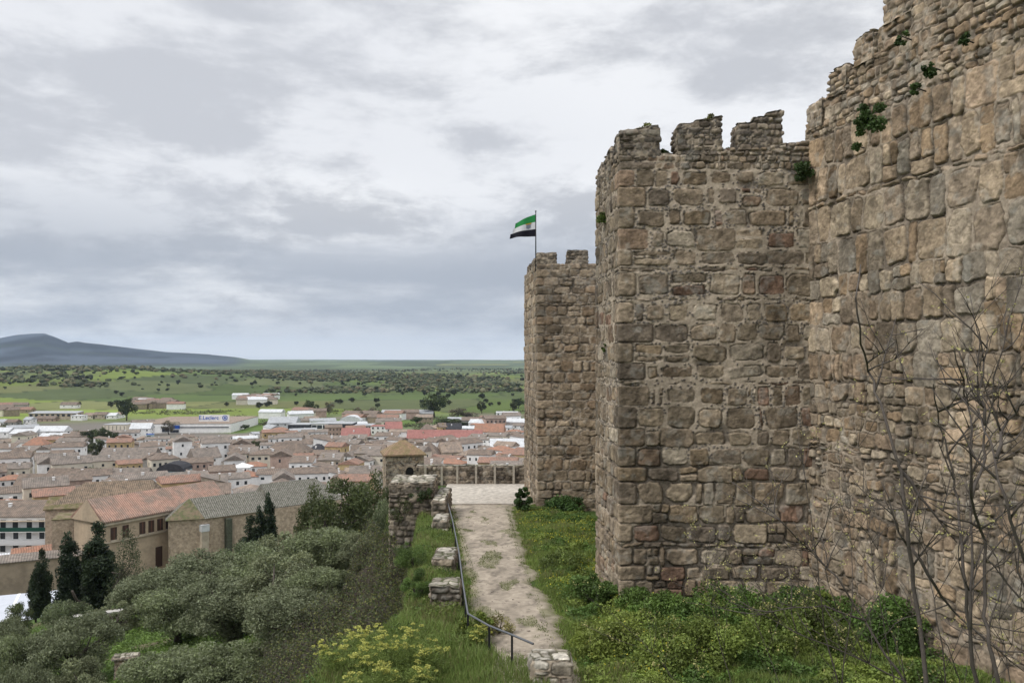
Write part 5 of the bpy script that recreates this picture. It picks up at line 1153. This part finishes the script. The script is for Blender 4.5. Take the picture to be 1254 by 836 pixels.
# bright ground cover under the olives
rs = np.random.RandomState(55); n = 420000; y = 26+85*rs.rand(n)**1.35; x = -(rs.uniform(.12, .68, n))*y-1; td = terr_dist(x, y); ok = (td > 9) & (rs.rand(n) < .25+.75*sstep(.36, .52, fbm(x*.15, y*.15, 3, 3))); x, y = x[ok], y[ok]
z = gnear(x, y)+rs.rand(len(x))*(.15+.7*vn(x*.9, y*.9, 3)); c = np.array((.13,.20,.045))*(.5+vn(x*.7, y*.7, 8))[:, None]
stuff(leafmesh('orchard_undergrowth', np.stack([x, y, z], -1), .10, c, rs, aspect=.6, flat=.4), 'bright green undergrowth beneath the olives', 'undergrowth')
# bramble thicket on the drop beside the bank
n = 420000; y = 17+34*rs.rand(n)**1.15; x = rs.uniform(-22, -2.2, n); td = terr_dist(x, y); ok = (td > .25) & (td < 8.5) & (rs.rand(n) < 1-td/11); x, y, td = x[ok], y[ok], td[ok]
H_ = (.2+3.6*sstep(.25,.8,fbm(x*.55, y*.55, 3, 3)))*sstep(.2, 1.8, td)+.1; g = gnear(x, y); z = g+H_*(1-.6*rs.rand(len(x))**1.6)
k = rs.rand(len(x)); c = np.where((k < .45)[:, None], np.array((.085,.068,.058)), np.where((k < .80)[:, None], np.array((.075,.10,.035)), np.array((.18,.19,.06))))
Vq, Fq = leaves(np.stack([x, y, z], -1)[k < .45], .14, rs, aspect=.06); V2, F2 = leaves(np.stack([x, y, z], -1)[k >= .45], .05, rs, aspect=.6)
cc = np.concatenate([np.repeat(c[k < .45], 4, 0), np.repeat(c[k >= .45], 4, 0)])*1.0
stuff(new_mesh('bramble_thicket', np.concatenate([Vq, V2]), np.concatenate([Fq, F2+len(Vq)]), M['leaf'], col=cc), 'dark twiggy bramble thicket on the drop left of the grassy bank', 'brambles')
# ---- individual shrubs
def shrub(label, x, y, h, r, n, cols, leaf, seed, name='leafy_shrub', zb=None, flowers=0, cat='shrub', fcol=(.5,.45,.08), aspect=.55):
    rs = np.random.RandomState(seed); z0 = float(gnear(np.array([x]), np.array([y]))[0]) if zb is None else zb
    t = thing(name, label, cat, (x, y, z0)); P, tone, B = crown_points(rs, n, 26, r, h*.5, h*.5)
    P[:, 2] = np.abs(P[:, 2]); leafmesh('foliage', P, leaf, np.array(cols)*tone[:, None], rs, t, aspect=aspect)
    m = MB()
    for k in range(7): b = B[k]; m.tube([(0,0,-.1),(b[0]*r*.3,b[1]*r*.3,h*.4),(b[0]*r*.7,b[1]*r*.7,h*(.5+.3*b[2]))], [.03,.02,.008], 4)
    m.build('stems', M['bark'], t)
    if flowers:
        Fp = P[rs.choice(len(P), flowers)]+rs.normal(0, .02, (flowers,3)); Fp[:, 2] += .04; leafmesh('flowers', Fp, .022, np.array(fcol), rs, t, aspect=.9)
    return t
shrub('dark green shrub against the far tower corner beside the plaza', .7, 48.2, 1.7, .55, 4500, (.05,.09,.025), .07, 1)
shrub('dark leafy shrub at the left corner of the near tower', 2.7, 25.5, 1.25, .7, 8000, (.10,.16,.04), .045, 2)
shrub('bushy shrub in front of the near tower, left half', 4.1, 23.6, .95, 1.1, 12000, (.10,.16,.035), .045, 3)
shrub('low shrub at the far tower base, right', 3.4, 48.6, .9, 1.3, 5000, (.06,.11,.03), .07, 4)
shrub('yellow-green shrub beside the bottom stone pillar', 2.5, 20.4, 1.0, 1.0, 11000, (.17,.21,.045), .04, 5, flowers=120)
shrub('low yellow-green shrub halfway along the verge', 2.1, 31.5, .6, 1.0, 5000, (.15,.20,.05), .045, 6, flowers=60)
shrub('wide green shrub under the near tower front', 6.2, 23.5, .85, 1.5, 16000, (.09,.15,.032), .045, 7)
shrub('green shrub in the angle between tower and curtain wall', 8.6, 23.8, 1.1, 1.0, 10000, (.09,.16,.035), .045, 8)
shrub('pale flowering shrub below the bare saplings', 7.2, 20.6, 1.3, 1.4, 15000, (.15,.20,.045), .04, 9, flowers=160, fcol=(.55,.50,.20))
shrub('yellow flecked shrub at the bottom edge under the near tower', 4.4, 19.5, 1.1, 1.2, 13000, (.17,.22,.05), .04, 10, flowers=160)
shrub('leafy shrub against the curtain wall foot', 9.9, 20.6, 1.35, 1.0, 9000, (.09,.155,.035), .045, 11)
shrub('small yellow-green shrub at the corner post of the railing', -1.05, 21.9, .8, .55, 4500, (.13,.17,.035), .035, 12, flowers=150, fcol=(.5,.5,.1))
shrub('pale yellow shrublet on the path edge by the railing bend', -.35, 22.3, .6, .4, 1400, (.24,.22,.09), .03, 13)
shrub('feathery green shrub on the bank below the stone stubs', -3.1, 26.2, 1.1, .6, 9000, (.10,.16,.04), .035, 14, aspect=.2)
shrub('second feathery shrub farther up the bank', -3.9, 31.5, 1.2, .7, 9000, (.10,.155,.04), .035, 15, aspect=.2)
for k, (x, y, h, r_, lb) in enumerate([(-5.6,23.8,1.7,1.2,'twiggy bramble bush just behind the fennel'),(-6.6,28.0,2.0,1.4,'brown bramble bush below the nearer stone stubs'),(-7.6,33.0,2.2,1.5,'tallest bramble bush half way down the drop'),(-6.2,37.0,1.6,1.2,'bramble bush under the bank below the slab-topped stub'),(-8.6,40.5,2.1,1.4,'bramble bush closest to the pale olive by the pier'),(-9.4,30.0,1.9,1.5,'outer bramble bush against the dark olive crown'),(-6.9,44.0,1.7,1.1,'leafy bramble at the foot of the stone pier')]):
    shrub(lb, x, y, h, r_, 7000, ((.10,.085,.06),(.12,.13,.05),(.085,.075,.055))[k % 3], .06, 40+k, name='bramble_bush', aspect=(.12,.4,.15)[k % 3])
# plants rooted in the masonry
def wallplant(label, u, v, D, r, n, seed, cols=(.06,.10,.03)):
    x, y, z = px(u, v, D); rs = np.random.RandomState(seed); P, tone, B = crown_points(rs, n, 6, r, r*1.15, -r*.2); t = thing('wall_plant', label, 'wall plant', (x, y, z), 0, 'plants growing in the masonry')
    leafmesh('foliage', P, .045, np.array(cols)*tone[:, None], rs, t, aspect=.6); MB().tube([(.3,.1,-.05),(0,0,0),(-.05,-.05,.1)], [.02,.015,.006], 4).build('stems', M['bark'], t)
for a in [('largest dark bush growing high on the curtain wall',1066,141,20.9,.38,1500,1),('lower lobe of ivy under the largest wall bush',1050,152,21.6,.26,700,2),('small bush right of the largest wall bush, higher',1140,82,19.4,.20,450,3),('tiny fern between the two upper wall bushes',1122,108,19.8,.14,260,4),('small bush low left of the largest wall bush',1047,178,21.8,.14,250,5),('green bush in the corner where near tower meets curtain wall',985,203,24.7,.3,900,6),('small bush at the top right of the curtain wall',1180,48,18.6,.14,250,7),
  ('bright green tuft high on the left face of the near tower',741,268,27.6,.28,600,8,(.09,.13,.03)),('tuft low on the left face of the near tower',742,425,27.4,.14,200,9,(.09,.13,.03)),('moss and grass on the left corner merlon of the near tower',790,157,25.4,.22,500,10,(.13,.14,.04)),('grass tuft in the first gap of the near tower battlement',813,186,25.2,.16,300,11,(.07,.10,.03)),('grass on top of the middle merlon of the near tower',868,146,25.3,.18,300,12,(.13,.13,.05)),('grass tuft at the second battlement gap of the near tower',893,184,25.2,.12,200,13,(.1,.11,.04)),('tuft on the front face of the stone pier',511,603,46.4,.5,700,14,(.06,.09,.03)),('tuft at the right edge of the stone pier',528,602,46.4,.3,350,15,(.06,.09,.03)),('ivy hanging on the left half of the stone pier',494,622,46.3,.7,900,17,(.08,.10,.035)),('green tuft high on the curtain wall near its top step',1105,45,20.6,.16,250,16)]: wallplant(*a)
# ---- fennel with yellow umbels, on the mound
def fennel(x, y, h, seed, label, nu=9):
    rs = np.random.RandomState(seed); z0 = float(gnear(np.array([x]), np.array([y]))[0]); t = thing('fennel_plant', label, 'flowering plant', (x, y, z0), 0, 'yellow flowering fennel plants')
    m = MB(); U = []
    for k in range(nu):
        a = rs.uniform(0, 6.28); r_ = rs.uniform(.05, .42)*h; e = (r_*math.cos(a), r_*math.sin(a), h*rs.uniform(.68, 1.0)); m.tube([(0,0,0),(e[0]*.3,e[1]*.3,e[2]*.5),e], [.014,.01,.006], 4); U.append(e)
        for q in range(3):
            b = (e[0]+rs.normal(0,.10), e[1]+rs.normal(0,.10), e[2]-rs.uniform(.02,.2)); m.tube([tuple(np.array(e)*.8), b], .005, 3); U.append(b)
    m.build('stems', mat_fen, t)
    n = 2600; P = rs.normal(0, .23*h, (n,3))*np.array((1,1,.0)); P[:, 2] = rs.uniform(.02, .8, n)*h; leafmesh('foliage', P, .05, np.array((.18,.24,.06)), rs, t, aspect=.10)
    Q = []
    for e in U:
        k = 34; a = rs.uniform(0, 6.28, k); r_ = np.sqrt(rs.rand(k))*rs.uniform(.05, .095); Q.append(np.stack([e[0]+r_*np.cos(a), e[1]+r_*np.sin(a), e[2]+.03-r_*.35+rs.normal(0,.008,k)], -1))
    leafmesh('flower_heads', np.concatenate(Q), .017, np.array((.46,.46,.12)), rs, t, aspect=.9, flat=.6)
mat_fen = mat('fennel_stem', (.12,.17,.05), rough=.7)
FN = [(-3.35,18.9,1.25,'tallest fennel clump in the middle of the mound'),(-2.9,19.4,1.15,'fennel right of the tallest clump, by the bank edge'),(-3.75,18.4,1.1,'fennel just left of the tallest clump'),(-4.35,19.3,1.15,'fennel leaning over the dark brambles at left'),(-4.65,18.7,.95,'leftmost fennel of the mound'),(-2.45,19.0,.95,'fennel right of all the tall clumps'),(-3.2,17.6,.8,'short fennel at the front of the mound'),(-3.7,17.3,.75,'short fennel front left of the mound'),(-2.5,17.9,.7,'short fennel front right of the mound'),(-4.0,19.9,1.05,'fennel at the back of the mound'),(-.95,21.1,.7,'small fennel at the foot of the bent rail')]
for k, (x, y, h, lb) in enumerate(FN): fennel(x+(.42 if x < -2 else 0), y, h*.92, 300+k, lb, nu=5 if k % 2 else 7)
# scattered yellow flowers in the verge
n = 3000; y = 18+30*rs.rand(n); x = rs.uniform(0, 4.5, n); ok = free(x, y) & (x > path_edges(y)[1]+.3) & (rs.rand(n) < sstep(.45, .6, fbm(x*.7, y*.7, 9, 3))); x, y = x[ok], y[ok]
z = gnear(x, y)+hw(x, y)*.8+.12+.1*rs.rand(len(x)); stuff(leafmesh('yellow_wildflowers', np.stack([x, y, z], -1), .025, np.array((.50,.46,.05)), rs, aspect=.9), 'tiny yellow wildflowers scattered through the verge', 'wildflowers')
# grass tufts creeping onto the path
n = 26000; y = 18+33*rs.rand(n); l_, r_ = path_edges(y); x = l_+(r_-l_)*rs.rand(n); ok = fbm(x*1.3+4, y*.55, 7) > .64; ok |= (np.minimum(x-l_, r_-x) < .18) & (rs.rand(n) < .5); x, y = x[ok], y[ok]
o = blades('path_grass', x, y, .03+.06*rs.rand(len(x)), .004+.0003*y, np.array((.13,.16,.05))*rs.uniform(.7,1.3,(len(x),1)), rs); o.location.z = .08; stuff(o, 'sparse short grass growing in the dirt path', 'grass')
# loose stones on the path
n = 420; y = 18+30*rs.rand(n); l_, r_ = path_edges(y); x = l_+.1+(r_-l_-.2)*rs.rand(n); s_ = rs.uniform(.015, .045, n)
V = iv[None]*(1+rs.normal(0,.2,(n,len(iv),1)))*s_[:, None, None]*np.array((1.2,1,.6))+np.stack([x, y, zp(y)+.012+.0*x], -1)[:, None]
stuff(new_mesh('path_gravel', V, (iff[None]+np.arange(n)[:, None, None]*len(iv)).reshape(-1, 3), M['stone'], col=np.repeat(np.array((.36,.31,.26))*rs.uniform(.6,1.2,(n,1)), len(iv), 0)), 'loose pebbles lying on the dirt path', 'pebbles')
# ------------------------------------------------------------------ bare saplings in front of the curtain wall
def sapling(label, D, stems, seed, name='bare_sapling', r0=.038, twigs=10, buds=40):
    rr_ = random.Random(seed); rs = np.random.RandomState(seed); m = MB(); tips = []
    base_u, base_v = stems[0][0]
    bx, by, bz = px(base_u, base_v, D); gzv = float(zp(D))-.1
    t = thing(name, label, 'sapling', (bx, by, gzv), 0, 'bare saplings before the curtain wall'); O = np.array((bx, by, gzv))
    def twig(p, d, L_, r, dep):
        n = 4; P = [np.array(p)]; d = np.array(d, float)
        for k in range(n):
            d = d+np.array([rr_.gauss(0,.16), rr_.gauss(0,.16), rr_.gauss(.05,.12)]); d /= np.linalg.norm(d); P.append(P[-1]+d*L_/n)
        m.tube([tuple(q-O) for q in P], list(np.linspace(r, r*.35, n+1)), 4)
        tips.append(P[-1]); tips.append(P[2])
        if dep > 0:
            for k in range(rr_.choice((1,2,3))):
                q = P[rr_.choice((1,2,3))]; e = d+np.array([rr_.gauss(0,.7), rr_.gauss(0,.5), rr_.gauss(.2,.4)]); twig(q, e/np.linalg.norm(e), L_*rr_.uniform(.4,.75), r*.55, dep-1)
    for si, st in enumerate(stems):
        dep0 = D+rr_.uniform(-.5, .5); P = [np.array(px(u, v, dep0+.25*k*rr_.uniform(-.5,1))) for k, (u, v) in enumerate(st)]
        if st[0][1] > 820: P = [np.array((P[0][0]+rr_.uniform(-.3,.3), P[0][1]+.1, gzv))]+P
        # resample smoothly
        Q = []
        for k in range(len(P)-1):
            for q in range(3): tt = q/3; Q.append(P[k]*(1-tt)+P[k+1]*tt+np.array([rr_.gauss(0,.012),rr_.gauss(0,.02),0]))
        Q.append(P[-1]); R0 = r0*(1.0 if si == 0 else .75)
        m.tube([tuple(q-O) for q in Q], list(np.linspace(R0*.62, R0*.14, len(Q))), 6); tips.append(Q[-1])
        for k in range(twigs):
            i = rr_.randrange(max(1, len(Q)//5), len(Q)-1); dv = Q[i+1]-Q[i]; dv = dv/(np.linalg.norm(dv)+1e-9)
            e = dv+np.array([rr_.choice((-1,1))*rr_.uniform(.4,1.1), rr_.gauss(0,.4), rr_.uniform(-.1,.6)]); twig(Q[i], e/np.linalg.norm(e), rr_.uniform(.5,1.3), R0*.3, 2)
    m.build('stems', mat_sap, t, True)
    tp_ = np.array(tips)-O; k = rs.choice(len(tp_), min(len(tp_), buds)); C_ = np.repeat(tp_[k], 4, 0)+rs.normal(0, .025, (len(k)*4, 3)); leafmesh('buds', C_, .016, np.array((.40,.37,.15)), rs, t, aspect=.7)['kind'] = 'stuff'
mat_sap = mat('sapling_bark', (.085,.072,.062), rough=.85, noise=.35, nscale=14, bump=.004, bscale=60)
sapling('tall bare sapling with a long curved stem, leftmost of the group', 10.5, [[(1134,836),(1119,717),(1112,646),(1102,575),(1097,560),(1077,494),(1064,454),(1054,421),(1050,364),(1054,324)],[(1102,575),(1137,621),(1172,664)],[(1116,671),(1144,717),(1172,752),(1208,784),(1256,823)]], 1, r0=.05, twigs=6)
sapling('bare sapling with a straight stem, second of the group', 9.8, [[(1194,836),(1187,770),(1180,700),(1172,611),(1164,575),(1150,520),(1143,470)],[(1187,770),(1189,700),(1189,600),(1186,540)]], 2, r0=.048, twigs=6)
sapling('bare sapling forking high up, third of the group', 10.0, [[(1221,836),(1211,788),(1204,738),(1204,664),(1192,611),(1190,540),(1184,498),(1174,447),(1168,425)],[(1192,611),(1206,560),(1206,521),(1228,431),(1233,377)],[(1206,521),(1204,460),(1209,410)]], 3, r0=.045, twigs=6)
sapling('bare sapling cut by the right photo edge', 9.2, [[(1290,836),(1262,720),(1254,682),(1229,611),(1210,540),(1198,500)],[(1219,560),(1235,514),(1256,488)]], 4, r0=.05, twigs=6)
sapling('low leaning bare branch in front of the near tower corner', 12.5, [[(1120,850),(1084,802),(1059,760),(1024,706),(992,675),(955,637),(935,612)],[(1059,760),(1010,742),(960,745),(920,755)],[(1110,835),(1040,800),(975,775),(905,735)]], 5, r0=.04, twigs=10, buds=160)
sapling('thin upright bare shoots left of the saplings', 12.0, [[(1030,850),(1010,770),(1000,690),(990,600),(975,520)],[(1030,850),(1045,740),(1040,640),(1035,560)],[(1100,850),(1070,700),(1060,600),(1048,520)]], 6, r0=.022, twigs=9, buds=120)
sapling('spindly budding shoots at the bottom edge, centre right', 14.0, [[(900,850),(880,780),(865,720),(870,650)],[(960,850),(930,770),(900,700),(882,640)],[(840,850),(800,800),(745,745)]], 7, r0=.018, twigs=9, buds=200)
sapling('dense thin shoots along the right bottom edge', 11.0, [[(1160,850),(1150,760),(1135,680),(1120,600)],[(1240,850),(1225,760),(1235,660),(1248,560)],[(1180,850),(1160,790),(1100,740),(1060,640)],[(1205,850),(1238,790),(1256,700)]], 8, r0=.02, twigs=9, buds=160)
# ------------------------------------------------------------------ air
hz = MB().box(-22500, 22500, -22500, 22500, -75, 620).build('haze', mat('haze_shell')); hm = hz.data.materials[0]
nt = hm.node_tree; nt.nodes.clear(); pv = nt.nodes.new('ShaderNodeVolumePrincipled'); mo = nt.nodes.new('ShaderNodeOutputMaterial'); nt.links.new(pv.outputs[0], mo.inputs['Volume'])
pv.inputs['Color'].default_value = (.60,.77,1,1); pv.inputs['Density'].default_value = 3.5e-5; pv.inputs['Anisotropy'].default_value = .2
stuff(hz, 'thin blue-grey haze over the far country', 'haze')
# prototypes that found no place go away
for l in TP.values():
    for t in l:
        if not t['used']:
            for c in list(t.children): bpy.data.objects.remove(c)
            bpy.data.objects.remove(t)
for k in range(NPR):
    if k not in used:
        t = protos[k][0]
        for c in list(t.children_recursive): bpy.data.objects.remove(c)
        bpy.data.objects.remove(t)
for o in bpy.data.objects:
    for k in ('h', 'w', 'used'):
        if k in o: del o[k]
